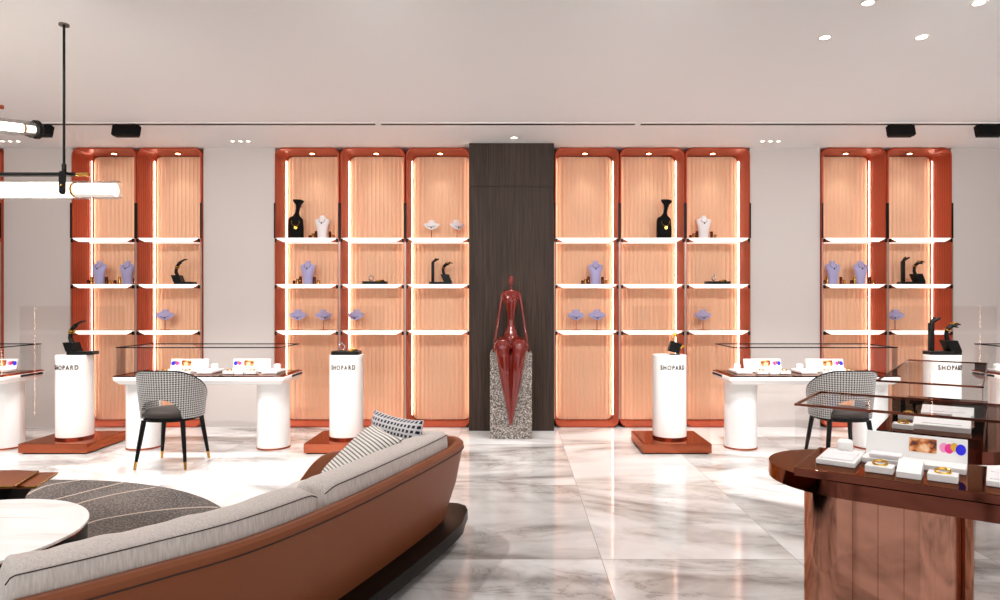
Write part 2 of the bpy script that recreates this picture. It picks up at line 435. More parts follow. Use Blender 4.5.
# ------------------------------------------------------------------ cabinets
CD = 0.40
SH_Z = [at(0, 240.5, WALL_Y).z, at(0, 286.5, WALL_Y).z, at(0, 332.6, WALL_Y).z]   # shelf centres at the front
SH_T = 0.05
def xz(outl, y, zc): return [(x_, y, z_ + zc) for x_, z_ in outl]
def make_cabinet(label, loc, rz, group, scale):
    t = thing('display_cabinet', label, 'cabinet', loc, rz, group)
    W, H, zc = BW - 0.012, CEIL - 0.004, CEIL / 2
    th = 0.016
    mb = MB(); rings = []
    rings.append(xz(rrect(W, H, 0.09), CD + 0.02, zc))
    rings.append(xz(rrect(W, H, 0.09), 0.004, zc))
    rings.append(xz(rrect(W - 0.008, H - 0.008, 0.087), 0.0, zc))
    rings.append(xz(rrect(W - th * 2, H - th * 2, 0.075), 0.0, zc))
    N = 36
    for i in range(N + 1):
        y = 0.01 + (CD - 0.01) * i / N
        ins = th + 0.0035 * (0.5 - 0.5 * math.cos(2 * PI * i / 4))
        rings.append(xz(rrect(W - ins * 2, H - ins * 2, 0.075), y, zc))
    mb.loft(rings); mb.build('shell', 'rust', t, smooth=60)
    # fluted back panel
    pw, ph = W - 2 * th - 0.024, H - 2 * th - 0.024
    mb = MB(); NX = 14 * 6; rows = []
    for i in range(NX + 1):
        x_ = -pw / 2 + pw * i / NX
        r = 0.07; d = max(0, abs(x_) - (pw / 2 - r)); zz = ph / 2 - (r - math.sqrt(max(r * r - d * d, 0)))
        y = CD - 0.035 - 0.0075 * abs(math.sin(PI * 14 * i / NX))
        rows.append((x_, y, zz))
    front = [[mb.bm.verts.new((x_, y, zc + sg * zz)) for sg in (-1, 1)] for x_, y, zz in rows]
    back = [[mb.bm.verts.new((x_, CD - 0.022, zc + sg * zz)) for sg in (-1, 1)] for x_, y, zz in rows]
    for i in range(NX):
        mb.bm.faces.new((front[i][0], front[i + 1][0], front[i + 1][1], front[i][1]))
        mb.bm.faces.new((back[i][0], back[i][1], back[i + 1][1], back[i + 1][0]))
        for q in (0, 1): mb.bm.faces.new((front[i][q], front[i + 1][q], back[i + 1][q], back[i][q]))
    for i in (0, NX): mb.bm.faces.new((front[i][0], front[i][1], back[i][1], back[i][0]))
    mb.build('back_panel', 'peach', t, smooth=50)
    # led lines on both side walls just in front of the panel
    for s_ in (-1, 1):
        MB().box((s_ * (W / 2 - th - 0.0065), CD - 0.066, zc), (0.004, 0.006, H - 0.17), bev=0.001).build('led_strip', 'led', t, smooth=0)
    # recessed lamp in the top
    d = MB().lathe([(0.0, 0), (0.03, 0), (0.034, -0.006), (0.042, -0.006), (0.044, 0.006), (0.0, 0.006)], 20, cap=False).build('downlight', 'brass', t, loc=(0, 0.2, CEIL - 0.028))
    MB().lathe([(0.026, -0.003), (0.026, 0.0)], 16).build('lamp_disc', 'lamp', d)
    # uprights at both front edges
    for s_ in (-1, 1):
        u = MB().box((s_ * (BW / 2 - 0.0055), -0.006, 1.1), (0.009, 0.010, 2.0)).build('upright', 'upright_metal', t, smooth=0)
        MB().box((s_ * (BW / 2 - 0.0075), -0.007, 2.34), (0.013, 0.013, 0.4)).build('upright_cover', 'black', u, smooth=0)
    # shelves
    for z in SH_Z:
        ww = W / 2 - 0.012; cut = 0.085
        sh = MB().box((0, (CD - 0.085) / 2 - 0.002, z + SH_T / 2 - 0.012), (2 * ww, CD - 0.085, 0.024)).build('shelf', 'white', t, smooth=0)
        mb = MB(); prof = [(-ww + 0.02, SH_T / 2), (ww - 0.02, SH_T / 2), (ww - 0.03, 0.008), (ww - cut, -SH_T / 2 + 0.006), (-ww + cut, -SH_T / 2 + 0.006), (-ww + 0.03, 0.008)]
        mb.loft([[(a, -0.020, z + b) for a, b in prof], [(a, -0.003, z + b) for a, b in prof]])
        mb.build('light_bar', 'shelf', sh, smooth=0)
        MB().box((0, CD - 0.10, z + SH_T / 2 - 0.030), (2 * ww - 0.02, 0.02, 0.012)).build('light_bar', 'shelf', sh, smooth=0)
        for s_ in (-1, 1):
            mb = MB(); tri = [(ww, 0.012), (ww - 0.034, 0.004), (ww - cut + 0.006, -SH_T / 2 + 0.004), (ww, -SH_T / 2 + 0.004)]
            mb.loft([[(s_ * a, -0.019, z + b) for a, b in tri], [(s_ * a, 0.05, z + b) for a, b in tri]])
            br = mb.build('bracket', 'copper', sh, smooth=0)
            MB().box((s_ * (ww - 0.008), -0.016, z - 0.004), (0.022, 0.016, 0.040)).build('bracket_cap', 'black', br, smooth=0)
    return t
cabinet = Maker(make_cabinet)
CAB = {}
WORDS = {2: ['left bay', 'right bay'], 3: ['left bay', 'middle bay', 'right bay']}
RUNTXT = {'far left': 'cut off at the left picture edge', 'left': 'of the left two-bay pair', 'centre left': 'of the three left of the pillar',
          'centre right': 'of the three right of the pillar', 'right': 'of the far right two-bay pair'}
for run, (x0, n) in RUNS.items():
    for i in range(n):
        if run == 'far left' and i == 0: continue
        xx = x0 + BW * (i + 0.5)
        lab = ('copper display cabinet ' + RUNTXT[run]) if run == 'far left' else ('peach-backed copper display cabinet, ' + WORDS[n][i] + ' ' + RUNTXT[run])
        cabinet(lab, (xx, WALL_Y - 0.035, 0), 0, 'lit display cabinets along the back wall'); CAB[(run, i)] = xx

# ------------------------------------------------------------------ ceiling fittings
SLOT_Y = F * (CEIL - EYE) / (HY - 123.5)
def slot(pa, pb, label):
    xa, xb = at(pa, 0, SLOT_Y).x, at(pb, 0, SLOT_Y).x
    t = thing('lighting_track', label, 'track', ((xa + xb) / 2, SLOT_Y, CEIL))
    MB().box((0, 0, -0.004), (xb - xa, 0.05, 0.012)).build('rail', 'black', t, smooth=0)
    mb = MB()
    for s_ in (-1, 1): mb.box((0, s_ * 0.031, -0.003), (xb - xa, 0.012, 0.01))
    mb.build('edge_trim', 'trim_white', t, smooth=0)
slot(-160, 375, 'thin black ceiling track, left length of the three')
slot(381, 635, 'thin black ceiling track, short middle length above the pillar')
slot(641, 1160, 'thin black ceiling track, right length of the three')
def make_track(label, loc, rz, group, scale):
    t = thing('track_light', label, 'track light', loc, rz, group)
    b = MB().box((0, 0.012, -0.06), (0.262, 0.05, 0.10), rot=(math.radians(-14), 0, 0), bev=0.003).build('housing', 'black_matte', t, smooth=0)
    MB().box((0, 0.028, -0.114), (0.23, 0.03, 0.006), rot=(math.radians(-14), 0, 0)).build('lens', 'black_gloss', b, smooth=0)
    mb = MB()
    for s_ in (-1, 1): mb.box((s_ * 0.09, 0, -0.01), (0.02, 0.02, 0.02))
    mb.build('clip', 'black', t, smooth=0)
    return t
track = Maker(make_track)
for px, lab in ((38, 'black track light head behind the glass tube lamp'), (125.5, 'black track light head above the left two-bay cabinet'),
                (901.5, 'black track light head above the right two-bay cabinet'), (990, 'black track light head at the right picture edge')):
    track(lab, (at(px, 0, SLOT_Y).x, SLOT_Y, CEIL - 0.008), 0, 'black heads on the ceiling track')

def make_down(label, loc, rz, group, scale):
    t = thing('ceiling_downlight', label, 'downlight', loc, rz, group, scale)
    MB().lathe([(0.030, -0.002), (0.034, -0.006), (0.044, -0.006), (0.046, 0.002), (0.030, 0.002)], 24, cap=False).build('ring', 'trim_white', t)
    MB().lathe([(0.031, -0.003), (0.031, 0.0)], 20).build('lamp_disc', 'lamp', t)
    return t
down = Maker(make_down)
def ceil_at(px, py):
    Y = F * (CEIL - EYE) / (HY - py); return at(px, py, Y)
for px, py, lab in ((825, 37, 'round ceiling downlight, left of the nearer visible pair'), (921.5, 37, 'round ceiling downlight, right of the nearer visible pair'),
                    (868, 2.5, 'round ceiling downlight cut by the top edge, left one'), (979, 2.5, 'round ceiling downlight cut by the top edge, right one'),
                    (514, 137.5, 'small ceiling downlight in front of the wooden pillar')):
    p = ceil_at(px, py); down(lab, (p.x, p.y, CEIL), 0, 'round ceiling downlights')
for grp, xs in (('above the left wall panel between cabinets', (232.5, 240.5, 248)), ('above the right wall panel between cabinets', (762.5, 770.5, 778.5)),
                ('behind the glass tube lamp at the left edge', (2.5, 10, 18))):
    for i, px in enumerate(xs):
        p = ceil_at(px, 141.2)
        down('tiny ceiling spotlight, ' + ('left', 'middle', 'right')[i] + ' of the trio ' + grp, (p.x, p.y, CEIL), 0, 'tiny spotlight trios by the back wall', 0.55)

# ------------------------------------------------------------------ pedestals with glass cases
def text_mesh(txt, size):
    cu = bpy.data.curves.new('tmp', 'FONT'); cu.body = txt; cu.size = size; cu.align_x = 'CENTER'; cu.extrude = 0.0; cu.offset = 0.0011; cu.space_character = 1.3; cu.resolution_u = 4
    o = bpy.data.objects.new('tmp', cu); COL.objects.link(o)
    bpy.context.view_layer.update()
    me = bpy.data.meshes.new_from_object(o.evaluated_get(bpy.context.evaluated_depsgraph_get()))
    bpy.data.objects.remove(o); bpy.data.curves.remove(cu)
    return me
PED_Y, PED_R, PED_H, BASE_W, BASE_H = 6.53, 0.163, 0.905, 0.64, 0.098
def make_pedestal(label, loc, rz, group, scale):
    t = thing('display_pedestal', label, 'pedestal', loc, rz, group)
    b = MB().box((0, 0, BASE_H / 2 + 0.006), (BASE_W, BASE_W, BASE_H - 0.012), bev=0.003).build('base', 'copper', t, smooth=0)
    MB().box((0, 0, 0.006), (BASE_W - 0.05, BASE_W - 0.05, 0.012)).build('toe_kick', 'black', b, smooth=0)
    c_ = MB().lathe([(PED_R - 0.004, BASE_H + 0.02), (PED_R, BASE_H + 0.022), (PED_R, PED_H - 0.004), (PED_R - 0.004, PED_H), (0, PED_H)], 64).build('column', 'white', t)
    MB().lathe([(PED_R + 0.001, BASE_H), (PED_R + 0.001, BASE_H + 0.02)], 64).build('column_ring', 'copper', c_)
    me = text_mesh('SHOPARD', 0.064)
    xs = [v_.co.x for v_ in me.vertices]; wdt = max(xs) - min(xs); sc = 0.245 / wdt
    bm = bmesh.new(); bm.from_mesh(me)
    bmesh.ops.triangulate(bm, faces=bm.faces[:])
    g = bmesh.ops.extrude_face_region(bm, geom=bm.faces[:])
    vs = [e for e in g['geom'] if isinstance(e, bmesh.types.BMVert)]
    for v_ in vs: v_.co.z += 0.004
    for v_ in bm.verts:
        a = v_.co.x * sc / PED_R; rr = PED_R + 0.0006 + v_.co.z; zz = v_.co.y
        v_.co = Vector((rr * math.sin(a), -rr * math.cos(a), PED_H - 0.135 + zz))
    m2 = MB(); m2.bm.free(); m2.bm = bm
    m2.build('lettering', 'letter', c_, smooth=0)
    # clear case standing on the base
    g_ = 0.62 / 2; top = 1.375; mb = MB(); tk = 0.006
    for (cx_, cy_, sx, sy) in ((-g_, 0, tk, 2 * g_), (g_, 0, tk, 2 * g_), (0, -g_, 2 * g_ - 2 * tk, tk), (0, g_, 2 * g_ - 2 * tk, tk)):
        mb.box((cx_, cy_, (BASE_H + top) / 2), (sx, sy, top - BASE_H))
    mb.box((0, 0, top + tk / 2), (2 * g_ + tk, 2 * g_ + tk, tk))
    mb.build('glass_case', 'glass', t, smooth=0)
    return t
pedestal = Maker(make_pedestal)
PED = {}
for key, px, lab in (('A', 75, 'white round pedestal on copper base in front of the left two-bay cabinet'),
                     ('B', 346.5, 'white round pedestal on copper base behind the curved sofa'),
                     ('C', 669.5, 'white round pedestal on copper base right of the statue'),
                     ('D', 942, 'white round pedestal on copper base behind the bronze tables')):
    xx = at(px, 0, PED_Y).x; PED[key] = xx
    pedestal(lab, (xx, PED_Y, 0), 0, 'glass cased white pedestals')

# ------------------------------------------------------------------ display desks (white) and counters (bronze)
DK_Z, RIM_Z = 0.735, 0.995
def case_parts(t, L, W, x0=0.0, rim='black_gloss'):
    mb = MB(); tk = 0.005; z0, z1 = DK_Z + 0.001, RIM_Z
    for (cx_, cy_, sx, sy) in ((-L / 2, 0, tk, W), (L / 2, 0, tk, W), (0, -W / 2, L, tk), (0, W / 2, L, tk)):
        mb.box((x0 + cx_, cy_, (z0 + z1) / 2), (sx, sy, z1 - z0))
    mb.box((x0, 0, z1), (L, W, tk))
    g = mb.build('glass_case', 'desk_glass', t, smooth=0)
    mb = MB(); r = 0.008
    for (cx_, cy_, sx, sy) in ((-L / 2, 0, r, W + r), (L / 2, 0, r, W + r), (0, -W / 2, L - r, r), (0, W / 2, L - r, r)):
        mb.box((x0 + cx_, cy_, z1), (sx, sy, 0.010))
    mb.build('case_rim', rim, g, smooth=0)
DL, DW = 1.60, 0.58
def make_desk(label, loc, rz, group, scale):
    t = thing('display_desk', label, 'desk', loc, rz, group)
    mb = MB(); z1 = DK_Z - 0.016; hx, hy = DL / 2, DW / 2
    mb.loft([[(x_, y_, z) for x_, y_ in rrect(2 * (hx + e), 2 * (hy + e), 0.03)] for e, z in ((-0.06, z1 - 0.075), (-0.035, z1 - 0.07), (0.0, z1 - 0.03), (0.0, z1 - 0.004), (-0.004, z1))])
    sl = mb.build('slab', 'white', t, smooth=25)
    for s_ in (-1, 1):
        MB().box((s_ * (hx - 0.001), 0.10, z1 - 0.014), (0.012, 0.30, 0.024), bev=0.004).build('end_inset', 'black', sl, smooth=0)
    MB().box((0, 0, z1 + 0.006), (DL - 0.10, DW - 0.02, 0.014)).build('mirror_top', 'bronze_dark', t, smooth=0)
    for s_ in (-1, 1):
        mb = MB()
        for q in (0, 1): mb.box((s_ * (hx - 0.038 + 0.022 * q), 0, z1 + 0.008 - 0.003 * q), (0.014, DW - 0.02, 0.018))
        mb.build('end_trim', 'copper', t, smooth=0)
    for s_ in (-1, 1):
        lg = MB().lathe([(0.155, 0.015), (0.155, z1 - 0.074)], 48).build('leg', 'white', t, loc=(-0.675 if s_ < 0 else 0.595, 0.03, 0))
        MB().lathe([(0.158, 0.0), (0.158, 0.017)], 48).build('leg_ring', 'copper', lg)
    case_parts(t, DL - 0.08, DW - 0.02)
    return t
desk = Maker(make_desk)
DESK_Y = 6.49
DESKS = {'left': -2.955, 'far left': -5.575, 'right': 2.80, 'far right': 5.43}
for kx, lab in (('left', 'white display desk with glass case behind the left tweed chair'), ('far left', 'white display desk cut off by the left picture edge'),
                ('right', 'white display desk with glass case behind the right tweed chair'), ('far right', 'white display desk mostly hidden beyond the right picture edge')):
    desk(lab, (DESKS[kx], DESK_Y, 0), 0, 'white display desks', (-1 if 'right' in kx else 1, 1, 1))

CW, CL = 0.47, 1.60
def make_counter(label, loc, rz, group, scale):
    t = thing('display_counter', label, 'counter', loc, rz, group)
    sl = MB().prism([(x_, y_ + 0.09) for x_, y_ in stadium(-CL / 2 + 0.2, CL / 2 - 0.2, 0.335, 0.38, 24)], DK_Z - 0.10, DK_Z - 0.036, bev=0.002).build('slab', 'bronze_dark', t)
    MB().box((0, 0, DK_Z - 0.018), (CL, CW + 0.004, 0.035), bev=0.002).build('top_plate', 'bronze_dark', t, smooth=0)
    for s_ in (-1, 1):
        lg = MB().prism(stadium(-0.14, 0.14, 0.17, 0.17, 20), 0.02, DK_Z - 0.094).build('leg', 'bronze', t, loc=(s_ * 0.5, 0, 0))
        MB().prism(stadium(-0.14, 0.14, 0.16, 0.16, 20), 0.0, 0.022).build('leg_plinth', 'black', lg)
        mb = MB()
        for q in (-0.09, 0.0, 0.09): mb.box((q, -0.1701, DK_Z / 2 - 0.04), (0.002, 0.001, DK_Z - 0.13))
        mb.build('leg_seam', 'bronze_dark', lg, smooth=0)
    case_parts(t, CL - 0.012, CW, rim='bronze_dark')
    return t
counter = Maker(make_counter)
T1, A1 = (1.945, 2.49), math.radians(-36)
T2, A2 = (2.61, 4.104), math.radians(54)
counter('bronze mirror counter with rounded end, nearest at the lower right', (T1[0], T1[1], 0), A1, 'bronze display counters')
counter('bronze mirror counter behind the nearest one, in front of the right pedestal', (T2[0], T2[1], 0), A2, 'bronze display counters', (1, -1, 1))

# ------------------------------------------------------------------ props on desks and counters
def mk_tray(label, loc, rz, group, scale):
    t = thing('jewelry_tray', label, 'jewelry tray', loc, rz, group, scale)
    MB().box((0, 0, 0.011), (0.15, 0.26, 0.022), bev=0.003).build('tray', 'white_matte', t, smooth=0)
    MB().box((0, -0.055, 0.025), (0.125, 0.11, 0.007), bev=0.002).build('pad', 'ivory', t, smooth=0)
    MB().box((0, 0.035, 0.025), (0.125, 0.05, 0.008), bev=0.002).build('pad', 'ivory', t, smooth=0)
    MB().box((0, 0.095, 0.047), (0.062, 0.042, 0.05), rot=(0.35, 0, 0), bev=0.012, seg=3).build('cushion', 'white_matte', t, smooth=40)
    return t
def mk_board(label, loc, rz, group, scale):
    t = thing('display_board', label, 'display board', loc, rz, group, scale)
    b = MB().box((0, -0.03, 0.012), (0.37, 0.11, 0.024), bev=0.003).build('base', 'white_matte', t, smooth=0)
    tilt = math.radians(-14)
    p = MB().box((0, 0, 0.05), (0.37, 0.012, 0.10), bev=0.002).build('back_panel', 'white_matte', t, smooth=0, loc=(0, 0.03, 0.02), rot=(tilt, 0, 0))
    MB().box((0.028, -0.0075, 0.058), (0.10, 0.002, 0.058)).build('portrait_print', 'print_portrait', p, smooth=0)
    for nm, mt, x_, r_, z_ in (('print_dot', 'pink_pale', 0.103, 0.016, 0.058), ('print_dot', 'pink_print', 0.122, 0.016, 0.056), ('print_dot', 'gold', 0.140, 0.014, 0.064), ('print_dot', 'blue_print', 0.162, 0.018, 0.056)):
        mb = MB(); mb.loft([[(x_ + r_ * math.cos(2 * PI * i / 16), y_, z_ + 1.25 * r_ * math.sin(2 * PI * i / 16)) for i in range(16)] for y_ in (-0.0072 - 0.0004 * (x_ > 0.11) - 0.0004 * (x_ > 0.13) - 0.0004 * (x_ > 0.15), -0.006)])
        mb.build(nm, mt, p, smooth=0)
    MB().box((-0.10, -0.045, 0.034), (0.12, 0.07, 0.02), bev=0.006).build('pad', 'ivory', t, smooth=0)
    return t
def mk_ring(label, loc, rz, group, scale):
    t = thing('ring_box', label, 'ring box', loc, rz, group, scale)
    MB().box((0, 0, 0.014), (0.10, 0.075, 0.028), bev=0.003).build('box', 'white_matte', t, smooth=0)
    MB().torus((0, 0.005, 0.034), 0.024, 0.005, rot=(0.25, 0, 0)).build('ring', 'gold', t)
    return t
def mk_wedge(label, loc, rz, group, scale):
    t = thing('wedge_cushion', label, 'cushion', loc, rz, group, scale)
    mb = MB(); mb.loft([[(x_, -0.06, 0), (x_, 0.06, 0), (x_, 0.06, 0.05), (x_, 0.03, 0.055), (x_, -0.06, 0.022)] for x_ in (-0.042, 0.042)])
    mb.build('wedge', 'white_matte', t, smooth=0)
    MB().box((0, 0.0, 0.0405), (0.002, 0.05, 0.004), rot=(0.35, 0, 0)).build('slit', 'linen', t, smooth=0)
    return t
tray, board, ringbox, wedge = Maker(mk_tray), Maker(mk_board), Maker(mk_ring), Maker(mk_wedge)
def prop_set(org, ang, x0, mir, where, y0=0.0, only=None):
    """one arrangement of jewellery props; x0 along the table"""
    m = Matrix.Rotation(ang, 2)
    def W(x_, y_):
        v_ = m @ Vector((x0 + mir * x_, y0 + y_)); return (org[0] + v_.x, org[1] + v_.y, DK_Z + 0.0005)
    sc = (mir, 1, 1)
    k_ = only or 'tbrws'
    if 't' in k_: tray('white jewelry tray with a small cushion ' + where, W(-0.265, 0.01), ang, 'jewelry trays', sc)
    if 'b' in k_: board('white board with portrait and coloured dots ' + where, W(0.0, 0.10), ang, 'display boards', sc)
    if 'r' in k_: ringbox('gold ring box beside the tray ' + where, W(-0.10, -0.115), ang, 'ring boxes', sc)
    if 'w' in k_: wedge('white wedge cushion between ring boxes ' + where, W(0.005, -0.11), ang, 'wedge cushions', sc)
    if 's' in k_: ringbox('gold ring box under the dots ' + where, W(0.115, -0.12), ang, 'ring boxes', sc)
prop_set((DESKS['right'], DESK_Y), 0, -0.34, 1, 'on the right desk, left of the chair')
prop_set((DESKS['right'], DESK_Y), 0, 0.28, 1, 'on the right desk, just behind the chair back')
prop_set((DESKS['left'], DESK_Y), 0, -0.28, -1, 'on the left desk, just behind the chair back')
prop_set((DESKS['left'], DESK_Y), 0, 0.34, -1, 'on the left desk, right of the chair')
prop_set((DESKS['far left'], DESK_Y), 0, 0.44, 1, 'on the desk at the left picture edge', only='brws')
prop_set((DESKS['far right'], DESK_Y), 0, -0.40, 1, 'on the desk at the right picture edge', only='tb')
prop_set(T1, A1, -0.40, 1, 'on the nearest bronze counter')
prop_set(T1, A1, 0.19, 1, 'on the nearest counter at the right picture edge', only='tb')
# the second counter
def t2(x_, y_):
    v_ = Matrix.Rotation(A2, 2) @ Vector((x_, y_)); return (T2[0] + v_.x, T2[1] + v_.y, DK_Z + 0.0005)
ringbox('white box with a gold ring at the near end of the second bronze counter', t2(-0.70, 0.12), A1, 'ring boxes')
def mk_wide(label, loc, rz, group, scale):
    t = thing('display_block', label, 'display block', loc, rz, group, scale)
    mb = MB(); mb.loft([[(x_, -0.07, 0), (x_, 0.07, 0), (x_, 0.07, 0.055), (x_, 0.05, 0.058), (x_, -0.07, 0.026)] for x_ in (-0.13, 0.13)])
    mb.build('block', 'white_matte', t, smooth=0)
    MB().box((0, -0.03, 0.0375), (0.18, 0.03, 0.004), rot=(0.26, 0, 0)).build('pad', 'ivory', t, smooth=0)
    return t
wide = Maker(mk_wide)
wide('large white slanted block on the second bronze counter', t2(-0.60, -0.05), A1, 'slanted white blocks')
wedge('white wedge cushion behind the slanted block on the second bronze counter', t2(-0.41, -0.13), A1, 'wedge cushions')
ringbox('added double of the gold ring box as refracted by glass, second bronze counter', t2(-0.34, 0.13), A1, 'ring boxes')  # extra box added to stand for the doubled image through glass
wide('added double of the large slanted block as refracted by glass, second bronze counter', t2(-0.12, -0.05), A1, 'slanted white blocks')  # extra block added in place of its refracted double

# ------------------------------------------------------------------ chairs
def make_chair(label, loc, rz, group, scale):
    t = thing('tweed_chair', label, 'chair', loc, rz, group)
    for sx in (-1, 1):
        for sy in (-1, 1):
            a = Vector((sx * 0.165, sy * 0.165, 0.41)); b = Vector((sx * 0.215, sy * 0.218, 0.0)); c_ = b.lerp(a, 0.155)
            lg = MB().tube([a, a.lerp(b, 0.5), c_], [0.021, 0.018, 0.0135], 14).build('leg', 'black', t)
            MB().tube([b, b.lerp(c_, 0.9), c_.lerp(a, 0.01)], [0.0105, 0.0135, 0.014], 14).build('leg_tip', 'brass', lg)
    MB().prism([(0.215 * math.copysign(abs(math.cos(a)) ** .8, math.cos(a)), 0.225 * math.copysign(abs(math.sin(a)) ** .8, math.sin(a))) for a in [2 * PI * i / 48 for i in range(48)]], 0.402, 0.428, bev=0.004).build('seat_frame', 'black', t)
    mb = MB()
    def se(r, z): return [(r * math.copysign(abs(math.cos(a)) ** .8, math.cos(a)), 1.04 * r * math.copysign(abs(math.sin(a)) ** .8, math.sin(a)), z) for a in [2 * PI * i / 48 for i in range(48)]]
    mb.loft([se(0.20, 0.426), se(0.216, 0.437), se(0.221, 0.458), se(0.215, 0.478), se(0.195, 0.490), se(0.14, 0.497), se(0.06, 0.50)])
    mb.build('seat', 'walnut_seat', t, smooth=60)
    # wrap-around back
    NP, NZ, MAXA = 72, 12, math.radians(122)
    def ztop(p):
        q = max(0.0, (abs(p) - math.radians(25)) / (MAXA - math.radians(25))); return 0.838 - 0.28 * q ** 1.6
    def zbot(p):
        q = abs(p) / math.radians(44)
        return 0.60 - 0.175 * (1 - math.sqrt(max(0, 1 - q * q))) if q < 1 else 0.425
    def rad(z): return 0.252 + 0.040 * max(0, (z - 0.43) / 0.4)
    def P(p, z, dr): r = rad(z) + dr; return Vector((r * math.sin(p) * 1.0, -r * math.cos(p) * 1.02, z))
    mb = MB(); uvl = mb.uvl(); TH = 0.034
    def surf(dr, flip):
        g = []
        for i in range(NP + 1):
            p = -MAXA + 2 * MAXA * i / NP; zt, zb = ztop(p), zbot(p)
            g.append([(mb.bm.verts.new(P(p, zb + (zt - zb) * j / NZ, dr)), p * 0.25, zb + (zt - zb) * j / NZ) for j in range(NZ + 1)])
        return g
    def quad(cs):
        f = mb.bm.faces.new([c_[0] for c_ in cs])
        for lp, c_ in zip(f.loops, cs): lp[uvl].uv = (c_[1], c_[2])
    so, si = surf(0, 0), surf(-TH, 1)
    for g in (so, si):
        for i in range(NP):
            for j in range(NZ): quad((g[i][j], g[i + 1][j], g[i + 1][j + 1], g[i][j + 1]))
    for i in range(NP):
        for j in (0, NZ): quad((so[i][j], so[i + 1][j], si[i + 1][j], si[i][j]))
    for i in (0, NP):
        for j in range(NZ): quad((so[i][j], so[i][j + 1], si[i][j + 1], si[i][j]))
    bk = mb.build('backrest', 'hound', t, smooth=50)
    MB().tube([P(-MAXA + 2 * MAXA * i / NP, ztop(-MAXA + 2 * MAXA * i / NP) + 0.002, -0.004) for i in range(NP + 1)], 0.006, 8).build('piping', 'black', bk)
    return t
chair = Maker(make_chair)
chair('houndstooth tweed barrel chair pulled up to the left white desk', (-3.0, 5.852, 0), 0.0, 'tweed chairs at the desks')
chair('houndstooth tweed barrel chair seen through the bronze counter glass', (2.85, 5.852, 0), 0.0, 'tweed chairs at the desks')

# ------------------------------------------------------------------ statue
plY = F * EYE / (439 - HY)
plx = at(511, 0, plY).x; plz = at(0, 352.8, plY).z; plw = 42 / (F / plY)
pt = MB().box((plx, plY + 0.2, plz / 2), (plw, 0.40, plz), bev=0.004).build('plinth', 'granite', smooth=0)
tag(pt, 'speckled grey granite block under the red statue', 'plinth')
st = thing('seated_statue', 'glossy red abstract female statue seated on the granite block', 'statue', (plx, plY, plz))
mb = MB(); hz = lambda y: at(0, y, plY + 0.1).z - plz
mb.ball((0.0, 0.13, hz(280.5)), (0.031, 0.038, 0.058))
mb.tube([(0, 0.13, hz(286)), (0, 0.13, hz(288.5)), (0, 0.13, hz(293))], [0.011, 0.0115, 0.02], 12)
def ell(w_, d_, y, z, n=24): return [(w_ * math.cos(2 * PI * i / n), y + d_ * math.sin(2 * PI * i / n), z) for i in range(n)]
mb.loft([ell(0.03, 0.025, 0.13, hz(289.8)), ell(0.088, 0.036, 0.13, hz(291.2)), ell(0.092, 0.042, 0.128, hz(294.6)), ell(0.072, 0.050, 0.122, hz(301)), ell(0.05, 0.040, 0.125, hz(309)),
         ell(0.036, 0.032, 0.13, hz(320)), ell(0.042, 0.034, 0.13, hz(327)), ell(0.068, 0.05, 0.13, hz(333)), ell(0.09, 0.07, 0.135, hz(341)), ell(0.105, 0.08, 0.135, hz(347)), ell(0.11, 0.09, 0.13, 0.006)])
for s_ in (-1, 1):
    mb.ball((s_ * 0.032, 0.085, hz(299)), (0.026, 0.022, 0.024))
    sh, el, ha = Vector((s_ * 0.09, 0.13, hz(293.2))), Vector((s_ * 0.135, 0.135, hz(320))), Vector((s_ * 0.182, 0.09, 0.022))
    mb.tube([sh, sh.lerp(el, 0.5), el, el.lerp(ha, 0.5), ha], [0.019, 0.018, 0.015, 0.0145, 0.012], 12)
    mb.ball((s_ * 0.186, 0.075, 0.012), (0.014, 0.03, 0.011))
    # thigh forward over the edge, knee, then shin tapering to the shared point
    mb.tube([(s_ * 0.06, 0.13, 0.085), (s_ * 0.082, 0.02, 0.088), (s_ * 0.086, -0.055, 0.07), (s_ * 0.076, -0.085, -0.03)], [0.075, 0.080, 0.084, 0.068], 18)
    mb.ball((s_ * 0.087, -0.06, 0.066), (0.088, 0.075, 0.088))
    mb.tube([(s_ * 0.076, -0.078, -0.02), (s_ * 0.066, -0.085, -0.15), (s_ * 0.05, -0.083, -0.32), (s_ * 0.028, -0.08, -0.52), (s_ * 0.012, -0.09, -0.66), (s_ * 0.008, -0.098, -0.735)], [0.075, 0.064, 0.048, 0.030, 0.017, 0.010], 16)
b = mb.build('body', 'red_lacquer', st, smooth=0)
rm = b.modifiers.new('fuse', 'REMESH'); rm.mode = 'VOXEL'; rm.voxel_size = 0.0065; rm.use_smooth_shade = True
sm = b.modifiers.new('soften', 'SMOOTH'); sm.factor = 0.5; sm.iterations = 5

